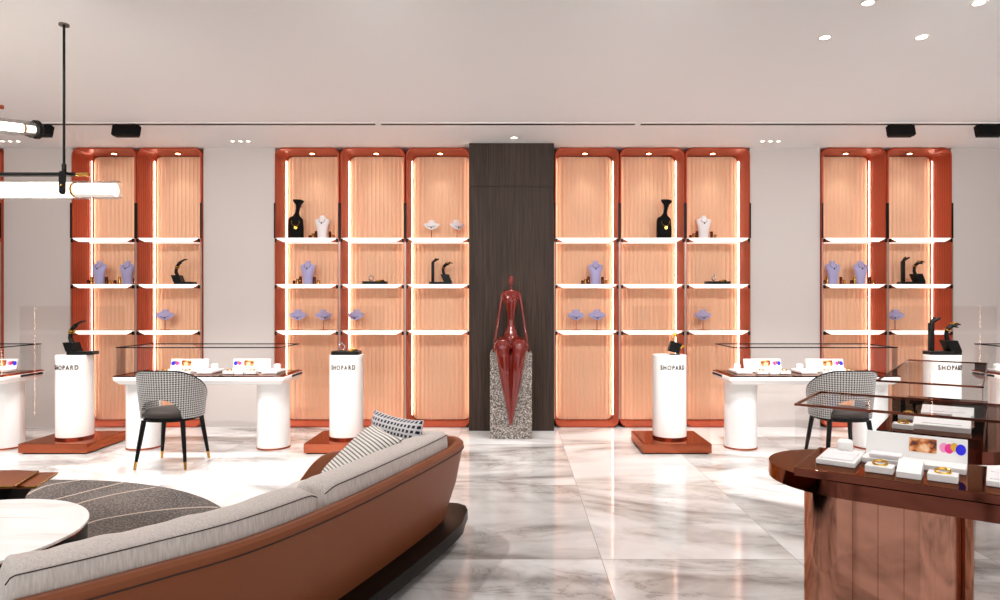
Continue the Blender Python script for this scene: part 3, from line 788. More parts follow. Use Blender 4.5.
# ------------------------------------------------------------------ jewellery stands on the shelves
def loft_sections(mb, secs, n=20):
    """secs: (z, half width, half depth, y shift, x shift)"""
    mb.loft([[(xs + w_ * math.cos(2 * PI * i / n), ys + d_ * math.sin(2 * PI * i / n), z) for i in range(n)] for z, w_, d_, ys, xs in secs])
def mk_bust(m, pend):
    def fn(label, loc, rz, group, scale):
        t = thing('necklace_bust', label, 'necklace bust', loc, rz, group, scale)
        mb = MB()
        loft_sections(mb, [(0, .050, .035, 0, 0), (.006, .052, .036, 0, 0), (.05, .054, .036, 0, 0), (.11, .060, .036, -.004, 0), (.155, .070, .036, -.008, 0), (.19, .082, .032, -.004, 0),
                           (.214, .086, .026, 0, 0), (.224, .074, .022, .004, 0), (.232, .040, .020, .006, 0), (.245, .030, .020, .006, 0), (.262, .030, .020, .008, 0), (.266, .026, .016, .008, 0)])
        b_ = mb.build('bust', m, t, smooth=60)
        mb = MB(); pts = [(math.sin(a) * 0.034, -0.040 + 0.030 * (1 - math.cos(a)) * .5, 0.235 - 0.05 * (0.5 + 0.5 * math.cos(a))) for a in [-2.2 + 4.4 * i / 14 for i in range(15)]]
        mb.tube(pts, 0.0022, 6).build('chain', 'letter', t)
        MB().ball((0, -0.046, 0.176), (0.008, 0.005, 0.010), 10, 6).build('pendant', pend, t)
        return t
    return fn
bust_l, bust_w = Maker(mk_bust('lilac', 'letter')), Maker(mk_bust('ivory', 'letter'))
def mk_collar(m):
    def fn(label, loc, rz, group, scale):
        t = thing('necklace_collar_stand', label, 'necklace stand', loc, rz, group, scale)
        MB().lathe([(0.045, 0), (0.045, 0.004), (0.006, 0.006)], 20).build('foot', 'copper', t)
        MB().tube([(0, 0, 0.004), (0, 0, 0.11)], 0.004, 8).build('rod', 'copper', t)
        mb = MB()
        loft_sections(mb, [(.100, .012, .012, -.012, 0), (.112, .040, .020, -.010, 0), (.132, .072, .028, -.006, 0), (.156, .090, .030, 0, 0), (.170, .086, .026, .006, 0), (.176, .058, .022, .010, 0), (.186, .036, .020, .012, 0), (.206, .034, .020, .014, 0), (.21, .030, .016, .014, 0)])
        mb.build('collar', m, t, smooth=60)
        mb = MB(); mb.tube([(math.sin(a) * 0.045, -0.038 + 0.022 * (1 - math.cos(a)), 0.176 - 0.045 * (0.5 + 0.5 * math.cos(a))) for a in [-1.9 + 3.8 * i / 12 for i in range(13)]], 0.0025, 6).build('chain', 'letter', t)
        MB().ball((0, -0.040, 0.124), (0.008, 0.006, 0.009), 10, 6).build('pendant', 'letter', t)
        return t
    return fn
col_l, col_w = Maker(mk_collar('lilac')), Maker(mk_collar('ivory'))
def mk_tall(label, loc, rz, group, scale):
    t = thing('tall_necklace_bust', label, 'necklace bust', loc, rz, group, scale)
    mb = MB()
    mb.loft([rr for rr in [[(x_ + xs, y_ * dd, z) for x_, y_ in rrect(2 * w_, 0.10, min(0.03, w_ * .9))] for z, w_, dd, xs in
             [(0, .076, 1, 0), (.01, .08, 1, 0), (.12, .082, .95, 0), (.225, .078, .8, -.002), (.25, .064, .65, -.004), (.268, .036, .5, .004), (.30, .020, .40, .012), (.355, .020, .36, .022), (.395, .030, .36, .03), (.425, .056, .4, .032), (.442, .062, .4, .03), (.455, .05, .36, .016), (.458, .03, .3, .008)]]])
    mb.build('bust', 'black_matte', t, smooth=50)
    MB().tube([(math.sin(a) * 0.045 + .008, -0.050, 0.235 - 0.09 * (0.5 + 0.5 * math.cos(a))) for a in [-2.0 + 4.0 * i / 12 for i in range(13)]], 0.0018, 6).build('chain', 'gold', t)
    mb = MB(); mb.loft([[(0.012 + .018 * math.cos(2 * PI * i / 18), y_, 0.125 + .018 * math.sin(2 * PI * i / 18)) for i in range(18)] for y_ in (-0.056, -0.046)]); mb.build('pendant', 'gold', t)
    return t
tall = Maker(mk_tall)
def mk_stub(m):
    def fn(label, loc, rz, group, scale):
        o = MB().lathe([(0.0165, 0), (0.0165, 0.085), (0.012, 0.093), (0.0, 0.095)], 16).build('ring_cone', m, loc=loc)
        if scale is not None: o.scale = scale
        return tag(o, label, 'ring cone', group)
    return fn
stub_d, stub_g = Maker(mk_stub('bronze_dark')), Maker(mk_stub('brass'))
def mk_hand(label, loc, rz, group, scale):
    """black stand: plate, post with two prongs, slanted block carrying a curved hand"""
    t = thing('hand_display_stand', label, 'jewelry stand', loc, rz, group, scale)
    MB().box((0, 0, 0.016), (0.27, 0.12, 0.032), bev=0.003).build('base', 'black', t, smooth=0)
    ps = MB().box((-0.095, 0, 0.15), (0.036, 0.04, 0.25), bev=0.003)
    ps.tube([(-0.095, 0, 0.265), (-0.085, 0, 0.285), (-0.05, -0.004, 0.305), (-0.02, -0.006, 0.318)], [0.019, 0.018, 0.013, 0.009], 10)
    ps.tube([(-0.09, 0.005, 0.275), (-0.072, 0.012, 0.305), (-0.055, 0.015, 0.326)], [0.014, 0.012, 0.008], 10)
    ps.build('post', 'black', t, smooth=40)
    mb = MB(); mb.loft([[(x_ - sl, y_, z) for x_, y_ in rrect(0.10, 0.11, 0.006, 2, 0.088, -0.005)] for z, sl in ((0.03, -0.005), (0.125, 0.035))]); mb.build('block', 'black', t, smooth=0)
    mb = MB()
    wr = [(0.048, -0.005, 0.115), (0.035, -0.005, 0.155), (0.034, -0.008, 0.195), (0.050, -0.010, 0.232), (0.078, -0.012, 0.252)]
    mb.tube(wr, [0.021, 0.0185, 0.017, 0.019, 0.020], 12)
    mb.ball((0.085, -0.012, 0.252), (0.028, 0.026, 0.012))
    for i, (dy, ln, up) in enumerate(((-0.024, 0.040, 0.010), (-0.008, 0.052, 0.016), (0.008, 0.055, 0.018), (0.022, 0.044, 0.014))):
        b0 = Vector((0.102, -0.012 + dy * 0.8, 0.254)); mb.tube([b0, b0 + Vector((ln * .45, dy * .25, up)), b0 + Vector((ln * .95, dy * .35, up * 0.55))], [0.0075, 0.0065, 0.0042], 8)
    mb.tube([(0.075, -0.034, 0.250), (0.092, -0.050, 0.243), (0.112, -0.050, 0.240)], [0.0085, 0.0075, 0.005], 8)
    h = mb.build('hand', 'black', t, smooth=0)
    rm = h.modifiers.new('fuse', 'REMESH'); rm.mode = 'VOXEL'; rm.voxel_size = 0.0032; rm.use_smooth_shade = True
    mb = MB().torus((0.040, -0.008, 0.212), 0.024, 0.005, rot=(0.1, 0.45, 0))
    for i in range(5): mb.ball((0.066 + 0.016 * i, -0.014, 0.272 + 0.006 * (i % 2)), 0.008, 8, 6)
    mb.build('bracelet', 'gold', t)
    return t
hand = Maker(mk_hand)
def mk_hand_single(label, loc, rz, group, scale):
    """black stand: plate with a slanted block and one raised curved hand"""
    t = thing('hand_display_stand', label, 'jewelry stand', loc, rz, group, scale)
    MB().box((0.03, 0, 0.016), (0.23, 0.12, 0.032), bev=0.003).build('base', 'black', t, smooth=0)
    mb = MB(); mb.loft([[(x_ + sl, y_, z) for x_, y_ in rrect(0.10, 0.11, 0.006, 2, -0.055, -0.005)] for z, sl in ((0.03, 0.01), (0.115, -0.02))]); mb.build('block', 'black', t, smooth=0)
    mb = MB()
    mb.tube([(-0.062, -0.005, 0.10), (-0.084, -0.005, 0.155), (-0.078, -0.006, 0.205), (-0.052, -0.008, 0.25), (-0.028, -0.008, 0.275)], [0.023, 0.020, 0.018, 0.019, 0.021], 12)
    mb.ball((-0.018, -0.008, 0.283), (0.026, 0.025, 0.013), rot=(0, -0.5, 0))
    for i, (dy, ln, up) in enumerate(((-0.024, 0.050, 0.012), (-0.008, 0.062, 0.020), (0.008, 0.066, 0.022), (0.022, 0.052, 0.016))):
        b0 = Vector((-0.006, -0.008 + dy * 0.8, 0.290)); mb.tube([b0, b0 + Vector((ln * .45, dy * .25, up)), b0 + Vector((ln * .95, dy * .35, up * 1.1))], [0.0078, 0.0066, 0.0045], 8)
    mb.tube([(-0.034, -0.030, 0.262), (-0.012, -0.048, 0.256), (0.012, -0.050, 0.262)], [0.009, 0.0078, 0.005], 8)
    h = mb.build('hand', 'black', t, smooth=0)
    rm = h.modifiers.new('fuse', 'REMESH'); rm.mode = 'VOXEL'; rm.voxel_size = 0.0032; rm.use_smooth_shade = True
    mb = MB().torus((-0.066, -0.006, 0.225), 0.025, 0.005, rot=(0.1, 0.5, 0)).torus((-0.074, -0.006, 0.205), 0.024, 0.004, rot=(0.1, 0.3, 0))
    mb.ball((-0.036, -0.02, 0.222), 0.010, 8, 6).build('bracelet', 'gold', t)
    return t
hand_single = Maker(mk_hand_single)
def mk_blk(label, loc, rz, group, scale):
    t = thing('jewelry_plate', label, 'jewelry plate', loc, rz, group, scale)
    MB().box((0, 0, 0.018), (0.265, 0.14, 0.036), bev=0.003).build('plate', 'black', t, smooth=0)
    rg = MB().torus((-0.045, 0, 0.074), 0.028, 0.006, rot=(PI / 2, 0, 0.5)).build('upright_ring', 'silver', t)
    MB().ball((-0.045, 0, 0.108), (0.011, 0.011, 0.013), 8, 5).build('gemstone', 'silver', rg, smooth=0)
    MB().torus((0.045, -0.01, 0.042), 0.026, 0.006, rot=(0.15, 0, 0)).torus((0.080, 0.015, 0.046), 0.022, 0.007, rot=(-0.2, 0.1, 0)).build('flat_rings', 'gold', t)
    return t
plate = Maker(mk_blk)
ROWN = ['top', 'middle', 'bottom']
RUNL = {'left': 'left two-bay cabinet', 'centre left': 'cabinet left of the pillar', 'centre right': 'cabinet right of the pillar', 'right': 'far right cabinet'}
ITEM_Y = WALL_Y + 0.11
def shelf_at(px, row):
    z = SH_Z[row] + SH_T / 2 + 0.0005
    return (at(px, 0, ITEM_Y).x, ITEM_Y, z)
# busts
for px, row, run, w_, lab in ((99.5, 1, 'left', 0, 'left one of two lilac busts on the middle shelf of the left two-bay cabinet'),
                              (127.5, 1, 'left', 0, 'right one of two lilac busts on the middle shelf of the left two-bay cabinet'),
                              (308, 1, 'centre left', 0, 'lilac necklace bust on the middle shelf left of the pillar'),
                              (595.5, 1, 'centre right', 0, 'lilac necklace bust on the middle shelf right of the pillar'),
                              (832.5, 1, 'right', 0, 'left one of two lilac busts on the middle shelf of the far right cabinet'),
                              (860.5, 1, 'right', 0, 'right one of two lilac busts on the middle shelf of the far right cabinet')):
    bust_l(lab, shelf_at(px, row), 0, 'necklace busts', 1.02)
bust_w('ivory necklace bust on the top shelf beside the black bust, left of the pillar', shelf_at(322.5, 0), 0, 'necklace busts', 1.02)
bust_w('ivory necklace bust on the top shelf, right bay right of the pillar', shelf_at(703.5, 0), 0, 'necklace busts', 1.02)
tall('tall black velvet bust with gold pendant, top shelf left of the pillar', shelf_at(296, 0), 0, 'tall black busts')
tall('tall black velvet bust with gold pendant, top shelf right of the pillar', shelf_at(664, 0), 0, 'tall black busts')
# collars
for px, row, rz, lab in ((165, 2, 0.35, 'lilac necklace collar on a thin rod, bottom shelf of the left two-bay cabinet'),
                         (298, 2, 0.15, 'lilac collar on a rod, first from left on the bottom shelf left of the pillar'),
                         (323.5, 2, 0.6, 'lilac collar turned aside, second from left on the bottom shelf left of the pillar'),
                         (356, 2, -0.2, 'lilac collar alone in the middle bay, bottom shelf left of the pillar'),
                         (576, 2, 0.0, 'lilac necklace collar nearest the pillar on the right hand bottom shelf'),
                         (597, 2, 0.0, 'lilac necklace collar second from the pillar on the right hand bottom shelf'),
                         (703, 2, 0.0, 'lilac necklace collar in the outer bay, bottom shelf right of the pillar'),
                         (895, 2, -0.45, 'lilac necklace collar on the bottom shelf of the far right cabinet')):
    col_l(lab, shelf_at(px, row), rz, 'necklace collars on rods', 1.12)
col_w('ivory necklace collar facing front on the top shelf beside the pillar', shelf_at(431.5, 0), 0.0, 'necklace collars on rods', 1.05)
col_w('ivory necklace collar turned aside on the top shelf beside the pillar', shelf_at(457, 0), 0.6, 'necklace collars on rods', 1.05)
# ring cones in little groups
for pxs, row, lab in (((88.5, 91.5), 1, 'left of the left lilac bust in the left two-bay cabinet'), ((106.5, 110), 1, 'right beside the left bust, left two-bay cabinet'),
                      ((115, 119.5), 1, 'left beside the right bust, left two-bay cabinet'), ((134.5,), 1, 'right of the right lilac bust in the left two-bay cabinet'),
                      ((310, 313, 316), 0, 'beside the black bust, top shelf left of the pillar'), ((330, 333.5), 0, 'right of the ivory bust, top shelf left of the pillar'),
                      ((294, 297.5, 300.5), 1, 'left of the lilac bust, middle shelf left of the pillar'), ((314.5, 318.5), 1, 'right of the lilac bust, middle shelf left of the pillar'),
                      ((582.5, 585.5, 588.5), 1, 'left of the lilac bust, middle shelf right of the pillar'), ((602.5, 606), 1, 'right of the lilac bust, middle shelf right of the pillar'),
                      ((690.5, 693.7, 696.8), 0, 'left of the ivory bust, top shelf right of the pillar'), ((711.5, 715), 0, 'right of the ivory bust, top shelf right of the pillar'),
                      ((824.5, 827), 1, 'left of the left lilac bust in the far right cabinet'), ((841, 844.5), 1, 'right beside the left bust, far right cabinet'),
                      ((851.5, 854.5), 1, 'left beside the right bust, far right cabinet'), ((869.5, 873), 1, 'right of the right lilac bust in the far right cabinet')):
    n = len(pxs); hts = {1: [.8], 2: [.55, .95], 3: [.5, .72, 1.0]}[n]; nm = {1: ['single'], 2: ['short', 'tall'], 3: ['short', 'medium', 'tall']}[n]
    order = list(range(n))
    if lab.startswith('right'): hts = hts[::-1]; nm = nm[::-1]
    for i, px in enumerate(pxs):
        (stub_g if i % 2 else stub_d)(nm[i] + (' brass' if i % 2 else ' dark bronze') + ' ring cone ' + lab, shelf_at(px, row), 0, 'ring cones on the shelves', (1, 1, hts[i]))
# hands and plates
hand_single('black hand stand on the middle shelf, left two-bay cabinet', shelf_at(183, 1), 0, 'black hand stands', 0.93)
hand('black hand stand on the middle shelf beside the pillar', shelf_at(440.5, 1), 0.0, 'black hand stands', 0.93)
hand('black hand stand on the middle shelf of the far right cabinet', shelf_at(911, 1), 0.0, 'black hand stands', 0.98)
plate('black jewelry plate with rings, middle shelf left of the pillar', shelf_at(375, 1), 0, 'black jewelry plates')
plate('black jewelry plate with rings, middle shelf right of the pillar', shelf_at(717.5, 1), 0, 'black jewelry plates')
# on the pedestals
PT = PED_H + 0.0005
hand_single('black hand stand with gold bracelet on the left pedestal', (PED['A'] + 0.045, PED_Y, PT), 0.0, 'black hand stands', 1.05)
hand('black hand stand with gold bracelet on the right pedestal', (PED['D'], PED_Y, PT), 0.0, 'black hand stands', 1.12)
plate('black jewelry plate with rings on the pedestal behind the sofa', (PED['B'], PED_Y, PT), 0, 'black jewelry plates')
jb = thing('jewelry_block', 'tilted black block with gold earrings on the pedestal right of the statue', 'jewelry stand', (PED['C'] + 0.05, PED_Y, PT))
MB().box((0, 0, 0.072), (0.105, 0.07, 0.105), rot=(0, 0.30, 0), bev=0.004).box((0, 0, 0.004), (0.09, 0.07, 0.008)).build('block', 'black', jb, smooth=0)
MB().tube([(-0.005, -0.01, 0.108), (-0.02, -0.015, 0.15), (-0.002, -0.015, 0.185), (0.018, -0.012, 0.17), (0.03, -0.01, 0.125)], [0.004, 0.005, 0.008, 0.006, 0.004], 8).ball((0.0, -0.012, 0.195), (0.022, 0.014, 0.02), 10, 8).tube([(0.05, -0.01, 0.06), (0.085, -0.01, 0.085), (0.105, -0.01, 0.075)], [0.006, 0.009, 0.005], 8).build('earring', 'gold', jb)

# ------------------------------------------------------------------ sofa
back_pts = [(-1.37, 1.785), (-1.27, 1.88), (-1.10, 2.06), (-0.90, 2.30), (-0.70, 2.70), (-0.46, 3.36), (-0.325, 3.80), (-0.308, 3.98), (-0.37, 4.09), (-0.50, 4.125), (-0.75, 4.14), (-1.0, 4.15), (-1.20, 4.15), (-1.32, 4.15)]
rim_z = [0.60] * 8 + [0.60, 0.595, 0.55, 0.515, 0.465, 0.33]
path = catmull([(p[0], p[1], z) for p, z in zip(back_pts, rim_z)], 8)
def nrm(pts, i):
    t_ = pts[min(i + 1, len(pts) - 1)] - pts[max(i - 1, 0)]; t_.z = 0; t_.normalize(); return Vector((-t_.y, t_.x, 0))     # to the inside
sofa = thing('curved_sofa', 'large curved cognac leather sofa seen from behind', 'sofa', (-0.9, 3.0, 0))
O = Vector((-0.9, 3.0, 0))
def shell_ring(i, ext=1.0):
    p = path[i]; n_ = nrm(path, i); zt = p.z
    prof = [(0.115, 0.142), (0.085, 0.24), (0.045, 0.36), (0.01, zt - 0.06), (0.0, zt - 0.035), (0.002, zt - 0.012), (0.016, zt), (0.045, zt), (0.058, zt - 0.012), (0.065, zt - 0.05), (0.11, 0.30), (0.16, 0.142)]
    out = []
    for d_, z in prof:
        q = p + n_ * d_; q.z = max(0.142, min(z, zt)); out.append(q - O)
    return out
mb = MB(); mb.loft([shell_ring(i) for i in range(len(path))]); sh = mb.build('back_shell', 'leather', sofa, smooth=40)
MB().tube([path[i] + nrm(path, i) * -0.001 + Vector((0, 0, -0.038)) - O for i in range(len(path) - 10)], 0.003, 6).build('piping', 'leather_dark', sh)
# seat deck and platform outlines
nb = 7 * 8                               # index where the far corner begins
outer = [path[i] + nrm(path, i) * 0.12 for i in range(len(path) - 4)]
depth_at = lambda f: 0.74 + 0.22 * f
inner = []
for i in range(0, nb - 2, 2):
    f = i / nb; inner.append(path[i] + nrm(path, i) * depth_at(f))
inner = [q for q in inner if q.y < 3.62]
front_far = [Vector((-1.33, 3.8, 0)), Vector((-1.33, 4.0, 0))]
def poly(pts): return [(q.x - O.x, q.y - O.y) for q in pts]
MB().prism(poly(outer + front_far[::-1] + inner[::-1]), 0.14, 0.26).build('seat_base', 'leather', sofa)
so_ = [path[i] + nrm(path, i) * 0.15 for i in range(0, nb - 8, 3)]
MB().prism(poly(so_ + [Vector((-0.50, 3.97, 0)), Vector((-1.24, 3.98, 0)), Vector((-1.30, 3.9, 0))] + inner[::-1]), 0.262, 0.37, bev=0.02).build('seat_cushion', 'linen_seat', sofa, smooth=50)
po = [path[i] - nrm(path, i) * 0.004 for i in range(nb - 4)] + [Vector((-0.30, 4.03, 0)), Vector((-0.292, 4.12, 0)), Vector((-0.31, 4.20, 0)), Vector((-0.36, 4.25, 0)), Vector((-0.45, 4.27, 0)), Vector((-1.2, 4.28, 0)), Vector((-1.33, 4.2, 0)), Vector((-1.36, 4.0, 0))]
MB().prism(poly(po + [q + Vector((0.06, 0, 0)) for q in inner[::-1]]), 0.072, 0.14, bev=0.006).build('platform', 'black_gloss', sofa)
pin = [path[i] + nrm(path, i) * 0.2 for i in range(2, nb - 6)] + [Vector((-0.60, 3.95, 0)), Vector((-1.15, 3.95, 0))]
MB().prism(poly(pin + [q + Vector((0.34, 0.0, 0)) for q in inner[::-1]]), 0.0, 0.074).build('recessed_plinth', 'black', sofa)
# back cushions following the curve
def sofa_cushion(i0, i1, name):
    mb = MB(); N = 40; rings = []
    for k_ in range(N + 1):
        f = i0 + (i1 - i0) * k_ / N; i = int(f); fr = f - i
        p = path[i].lerp(path[min(i + 1, len(path) - 1)], fr); n_ = nrm(path, i).lerp(nrm(path, min(i + 1, len(path) - 1)), fr).normalized()
        e = min(1.0, min(k_, N - k_) / 1.6); e = 0.80 + 0.20 * math.sqrt(e)
        wob = 0.003 * math.sin(k_ * 0.55) + 0.0015 * math.sin(k_ * 1.3)
        prof = [(0.085, 0.38), (0.064, 0.50), (0.062, 0.60), (0.066, 0.655), (0.080, 0.672), (0.13, 0.682 + wob), (0.20, 0.676 + wob), (0.250, 0.655), (0.272, 0.615), (0.28, 0.50), (0.275, 0.385), (0.18, 0.375)]
        c_ = (0.17, 0.52)
        rings.append([p * 1.0 + n_ * (c_[0] + (d_ - c_[0]) * e) + Vector((0, 0, (c_[1] + (z - c_[1]) * e) - p.z)) - O for d_, z in prof])
    mb.loft(rings); c0 = mb.build('back_cushion', 'linen', sofa, smooth=70)
    MB().tube([r[3] + Vector((0, 0, 0.004)) for r in rings], 0.0022, 6).build('piping', 'leather_dark', c0)
sofa_cushion(1.2, 31.3, 'l')
sofa_cushion(32.0, 48.8, 'r')

# pillows
def pillow(name, label, m, size, thick, loc, rot, seed):
    rnd = random.Random(seed); mb = MB(); uvl = mb.uvl(); N = 24; gs = []
    for sg in (1, -1):
        g = []
        for i in range(N + 1):
            row = []
            for j in range(N + 1):
                u_, v_ = 2 * i / N - 1, 2 * j / N - 1
                h_ = thick * (max(0, 1 - u_ ** 4) * max(0, 1 - v_ ** 4)) ** 0.6 * (1 + 0.05 * math.sin(5 * u_ + seed) * math.cos(4 * v_))
                pin_ = 1 - 0.07 * (1 - u_ * u_) * v_ * v_; pin2 = 1 - 0.07 * (1 - v_ * v_) * u_ * u_
                row.append((u_ * size / 2 * pin2, v_ * size / 2 * pin_, sg * h_))
            g.append(row)
        gs.append(g)
    vt = [[[None] * (N + 1) for _ in range(N + 1)] for _ in range(2)]
    for q in range(2):
        for i in range(N + 1):
            for j in range(N + 1):
                if q == 1 and (i in (0, N) or j in (0, N)): vt[1][i][j] = vt[0][i][j]
                else: vt[q][i][j] = mb.bm.verts.new(gs[q][i][j])
        for i in range(N):
            for j in range(N):
                f = mb.bm.faces.new((vt[q][i][j], vt[q][i + 1][j], vt[q][i + 1][j + 1], vt[q][i][j + 1]))
                for lp, (a, b_) in zip(f.loops, ((i, j), (i + 1, j), (i + 1, j + 1), (i, j + 1))): lp[uvl].uv = (a / N, b_ / N)
    o = mb.build(name, m, None, smooth=80, loc=loc, rot=rot)
    return tag(o, label, 'pillow')
def basis(u, v):
    u = Vector(u).normalized(); v = Vector(v); v = (v - u * v.dot(u)).normalized(); w = u.cross(v)
    return Matrix((u, v, w)).transposed().to_euler()
pillow('throw_pillow', 'cream throw pillow with thin dark stripes leaning on the sofa', 'stripe', 0.47, 0.075, (-0.86, 3.65, 0.545), basis((.464, -.886, 0), (.665, .35, .66)), 1)
pillow('throw_pillow', 'black and white lattice throw pillow behind the striped one', 'lattice', 0.44, 0.06, (-0.71, 3.84, 0.55), basis((.77, -.64, -.04), (.12, .14, .98)), 2)

# ------------------------------------------------------------------ coffee tables and rug
ct = thing('round_coffee_table', 'round white marble coffee table on a black drum', 'coffee table', (-2.46, 2.85, 0.0125), scale=(1, 1, 0.97))
MB().lathe([(0.52, 0.0), (0.53, 0.01), (0.534, 0.396)], 64).build('drum', 'black', ct)
MB().lathe([(0.532, 0.396), (0.536, 0.399), (0.536, 0.404)], 96).build('edge_band', 'copper', ct)
MB().lathe([(0.536, 0.404), (0.540, 0.407), (0.540, 0.417), (0.537, 0.42)], 96).build('top', 'marble', ct)
bt = thing('angular_coffee_table', 'low bronze coffee table with overlapping angular tops at the left edge', 'coffee table', (-3.25, 3.95, 0.0125))
bo = Vector((-3.25, 3.95, 0))
def pw_(l): return [(a - bo.x, b - bo.y) for a, b in l]
MB().prism(pw_([(-3.75, 3.80), (-2.85, 3.79), (-2.955, 4.13), (-3.1, 4.145), (-3.75, 4.10)]), 0.345, 0.363, bev=0.003).build('upper_top', 'leather', bt, smooth=0)
MB().prism(pw_([(-3.6, 3.86), (-2.775, 3.86), (-2.865, 4.175), (-3.6, 4.16)]), 0.325, 0.343, bev=0.003).build('lower_top', 'leather', bt, smooth=0)
mb = MB()
for a, b_ in (((-3.75, 3.80), (-2.85, 3.79)), ((-2.85, 3.79), (-2.955, 4.13))): mb.tube([(a[0] - bo.x, a[1] - bo.y, 0.358), (b_[0] - bo.x, b_[1] - bo.y, 0.358)], 0.006, 6)
for a, b_ in (((-3.6, 3.86), (-2.775, 3.86)), ((-2.775, 3.86), (-2.865, 4.175))): mb.tube([(a[0] - bo.x, a[1] - bo.y, 0.338), (b_[0] - bo.x, b_[1] - bo.y, 0.338)], 0.006, 6)
mb.build('brass_edge', 'brass', bt)
mb = MB(); mb.loft([[(x_ * k_ - 0.02, y_ * k_ + 0.03, z) for x_, y_ in rrect(0.62, 0.26, 0.05)] for k_, z in ((1.12, 0.0), (1.1, 0.02), (0.9, 0.12), (0.92, 0.22), (1.15, 0.326))])
mb.build('pedestal_base', 'black', bt)

rc, rr_ = Vector((-3.60, 3.2)), 2.10
rg = thing('round_rug', 'round charcoal rug with thin pale lines under the coffee tables', 'rug', (rc.x, rc.y, 0))
MB().lathe([(rr_, 0.0), (rr_, 0.008), (rr_ - 0.01, 0.011), (0.0, 0.012)], 128).build('pile', 'rug', rg)
def flr(px, py): 
    Y = F * EYE / (py - HY); return ((px - CX) / (F / Y) - rc.x, Y - rc.y)
mb = MB()
for pl in ([(30, 508), (62, 499.5), (95, 491), (125, 483.8)], [(60, 512), (83, 504), (115, 496), (155, 489)], [(70, 536), (92, 524), (125, 517), (165, 511.5), (205, 509), (222, 510)], [(20, 500), (45, 488), (75, 482.5), (95, 479.8)]):
    cc = catmull([(*flr(*q), 0) for q in pl], 10); L, R = [], []
    for i, q in enumerate(cc):
        n_ = nrm(cc, i)
        if (q.x ** 2 + q.y ** 2) ** .5 > rr_ - 0.02: continue
        L.append(mb.bm.verts.new(q + n_ * 0.011 + Vector((0, 0, 0.0135)))); R.append(mb.bm.verts.new(q - n_ * 0.011 + Vector((0, 0, 0.0135))))
    for i in range(len(L) - 1): mb.bm.faces.new((L[i], L[i + 1], R[i + 1], R[i]))
mb.build('woven_lines', 'rug_line', rg, smooth=0)

# ------------------------------------------------------------------ pendant lamp
LY = F * (CEIL - EYE) / (HY - 24)
L0 = at(64, 24, LY)
lamp = thing('pendant_lamp', 'black and brass pendant lamp with glowing glass tubes at the upper left', 'pendant lamp', (L0.x, LY, 2.0))
lo = Vector((L0.x, LY, 2.0))
def lp(px, py, Y=LY): return at(px, py, Y) - lo
MB().tube([lp(64, 24.5), lp(64, 171)], 0.0075, 10).lathe([(0.013, 0), (0.013, 0.05)], 12, c=tuple(lp(64, 172) )).build('hanging_rod', 'black', lamp)
MB().lathe([(0.03, -0.012), (0.03, 0.0)], 20, c=(0, 0, CEIL - 2.0)).build('ceiling_rose', 'chrome', lamp)
bar = MB().tube([lp(-230, 174.5), lp(76, 174.5)], 0.014, 12).build('bar', 'black', lamp)
MB().tube([lp(70, 174.5), lp(79, 174.5), lp(79.2, 174.5), lp(89, 174.5)], [0.011, 0.011, 0.013, 0.013], 14).build('bar_knob', 'brass', bar)
MB().tube([lp(-150, 24.5), lp(-150, 171)], 0.0075, 10).build('hanging_rod', 'black', lamp)
def tube_light(a, b, tip, r, core):
    d = (b - a).normalized()
    mb = MB(); pts = [a, tip]
    up = Vector((0, 0, 1)); sx = d.cross(up).normalized(); sz = sx.cross(d)
    n = 32
    def ring(p, rr): return [p + (sx * math.cos(2 * PI * i / n) + sz * math.sin(2 * PI * i / n)) * rr for i in range(n)]
    mb.loft([ring(a, r), ring(tip, r), ring(tip, r - 0.004), ring(a, r - 0.004)], cap=False)
    g = mb.build('glass_tube', 'lamp_glass', lamp, smooth=40)
    MB().tube([a, b], r * core, 24).build('light_tube', 'tube_glow', g)
    e = b + d * 0.05
    MB().tube([b, b + d * 0.014], [r * core * 1.03] * 2, 24).build('end_fitting', 'brass', g)
    MB().tube([b + d * 0.014, tip - d * 0.02], r * core * 0.9, 24).build('glow_end', 'end_glow', g)  # glowing core put in for the whitish light inside the clear glass end
    return g
tube_light(lp(-230, 190), lp(74, 190), lp(118.5, 190), 0.058, 0.84)
br = MB()
cb = lp(70, 185)
for px in (70, -90):
    c_ = lp(px, 185)
    br.loft([[(c_.x + x_, c_.y + y_, c_.z + z_) for x_, z_ in rrect(0.040, 0.145, 0.019)] for y_ in (-0.076, -0.066)])
    br.box((c_.x, c_.y - 0.035, c_.z + 0.064), (0.03, 0.085, 0.018))
bk = br.build('bracket', 'black', lamp)
MB().ball(tuple(lp(69.5, 187) + Vector((0, -0.077, 0))), 0.007, 10, 8).build('screw', 'brass', bk)
# second, higher tube pointing away to the right
Y2 = LY + 0.35
a2, t2_ = at(-95, 115.5, LY - 0.35) - lo, at(40, 130, Y2 - 0.05) - lo
d2 = (t2_ - a2).normalized()
tube_light(a2, t2_ - d2 * 0.11, t2_, 0.052, 0.52)
MB().tube([t2_ - d2 * 0.034, t2_ - d2 * 0.012], 0.062, 28).build('clamp_ring', 'black', lamp)
kb = at(-2, 107, LY + 0.1) - lo
MB().tube([kb - Vector((1.0, 0, 0)), kb - Vector((0.05, 0, 0))], 0.0115, 12).tube([kb - Vector((.4, 0, 0)), kb - Vector((.4, 0, 0.1))], 0.008, 8).build('bar', 'black', lamp)
MB().tube([kb - Vector((0.05, 0, 0)), kb + Vector((0.03, 0, 0))], 0.014, 12).build('bar_knob', 'copper', lamp)
xr = at(-150, 0, LY).x - lo.x
MB().tube([(xr, 0, lp(0, 171).z), (xr, 0.1, lp(0, 107).z), kb - Vector((0.9, 0, 0))], 0.009, 8).build('stem', 'black', lamp)

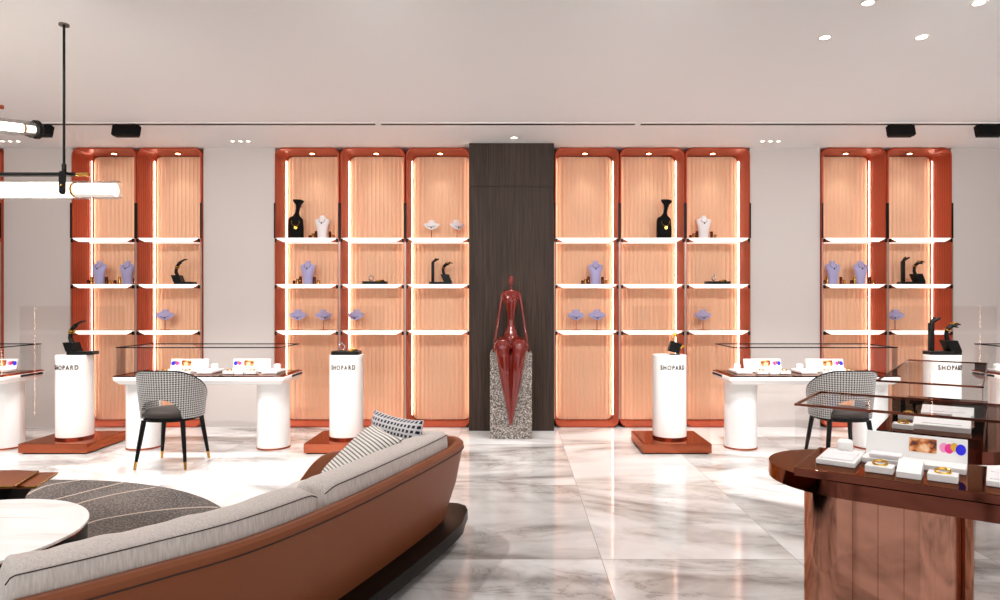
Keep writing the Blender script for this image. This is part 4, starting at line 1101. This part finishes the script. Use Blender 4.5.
# ------------------------------------------------------------------ light
wd = bpy.data.worlds.new('world'); scn.world = wd; wd.use_nodes = True
bg = wd.node_tree.nodes['Background']; bg.inputs[0].default_value = (0.98, 0.985, 1.0, 1); bg.inputs[1].default_value = 1.5
def spot(loc, target, power, angle, blend=0.6, col=(1, 0.965, 0.93), size=0.05):
    d = bpy.data.lights.new('spot', 'SPOT'); d.energy = power; d.spot_size = math.radians(angle); d.spot_blend = blend; d.color = col; d.shadow_soft_size = size
    o = bpy.data.objects.new('spot', d); COL.objects.link(o); o.location = loc
    o.rotation_euler = (Vector(target) - Vector(loc)).to_track_quat('-Z', 'Y').to_euler(); return o
NEUT = (1, 0.985, 0.97)
for x_ in (-5.4, -3.9, -2.9, -1.6, 1.5, 2.9, 4.2, 5.4):
    spot((x_, 5.9, CEIL - 0.03), (x_, 6.2, 0), 170, 75, 0.6, NEUT)
spot((0, 6.6, CEIL - 0.03), (0, 6.9, 1.0), 70, 50, 0.6, NEUT)
for x_ in (-4.5, -1.5, 1.6, 4.4):
    spot((x_, 4.2, CEIL - 0.03), (x_, 4.2, 0), 120, 110, 0.9, NEUT)
spot((-2.3, 2.4, CEIL - 0.03), (-2.4, 2.8, 0), 130, 80, 0.9, NEUT)
spot((1.9, 2.2, CEIL - 0.03), (1.8, 2.5, 0), 90, 70, 0.9, NEUT)
# added spots without fittings, brightening the back of the shop, pedestals and desks
for x_ in (-4.9, -2.9, -0.9, 0.9, 2.9, 4.9):
    spot((x_ * 0.9, 2.6, CEIL - 0.03), (x_, 7.5, 1.5), 300, 62, 0.9, NEUT, size=0.15)
for k_ in 'ABCD':
    spot((PED[k_] * 0.98, 3.9, CEIL - 0.03), (PED[k_], PED_Y, 0.55), 330, 20, 0.5, NEUT)
for k_ in ('left', 'right'):
    spot((DESKS[k_], 3.9, CEIL - 0.03), (DESKS[k_], 6.3, 0.6), 260, 30, 0.7, NEUT)
for k_, xx in CAB.items():
    spot((xx, WALL_Y + 0.13, CEIL - 0.05), (xx, WALL_Y + 0.3, 0), 6, 80, 0.9, (1, 0.9, 0.8), 0.03)

vs = scn.view_settings
vs.view_transform = 'Standard'; vs.look = 'None'; vs.gamma = 1.0; vs.use_curve_mapping = False; vs.exposure = 0.26
scn.display_settings.display_device = 'sRGB'
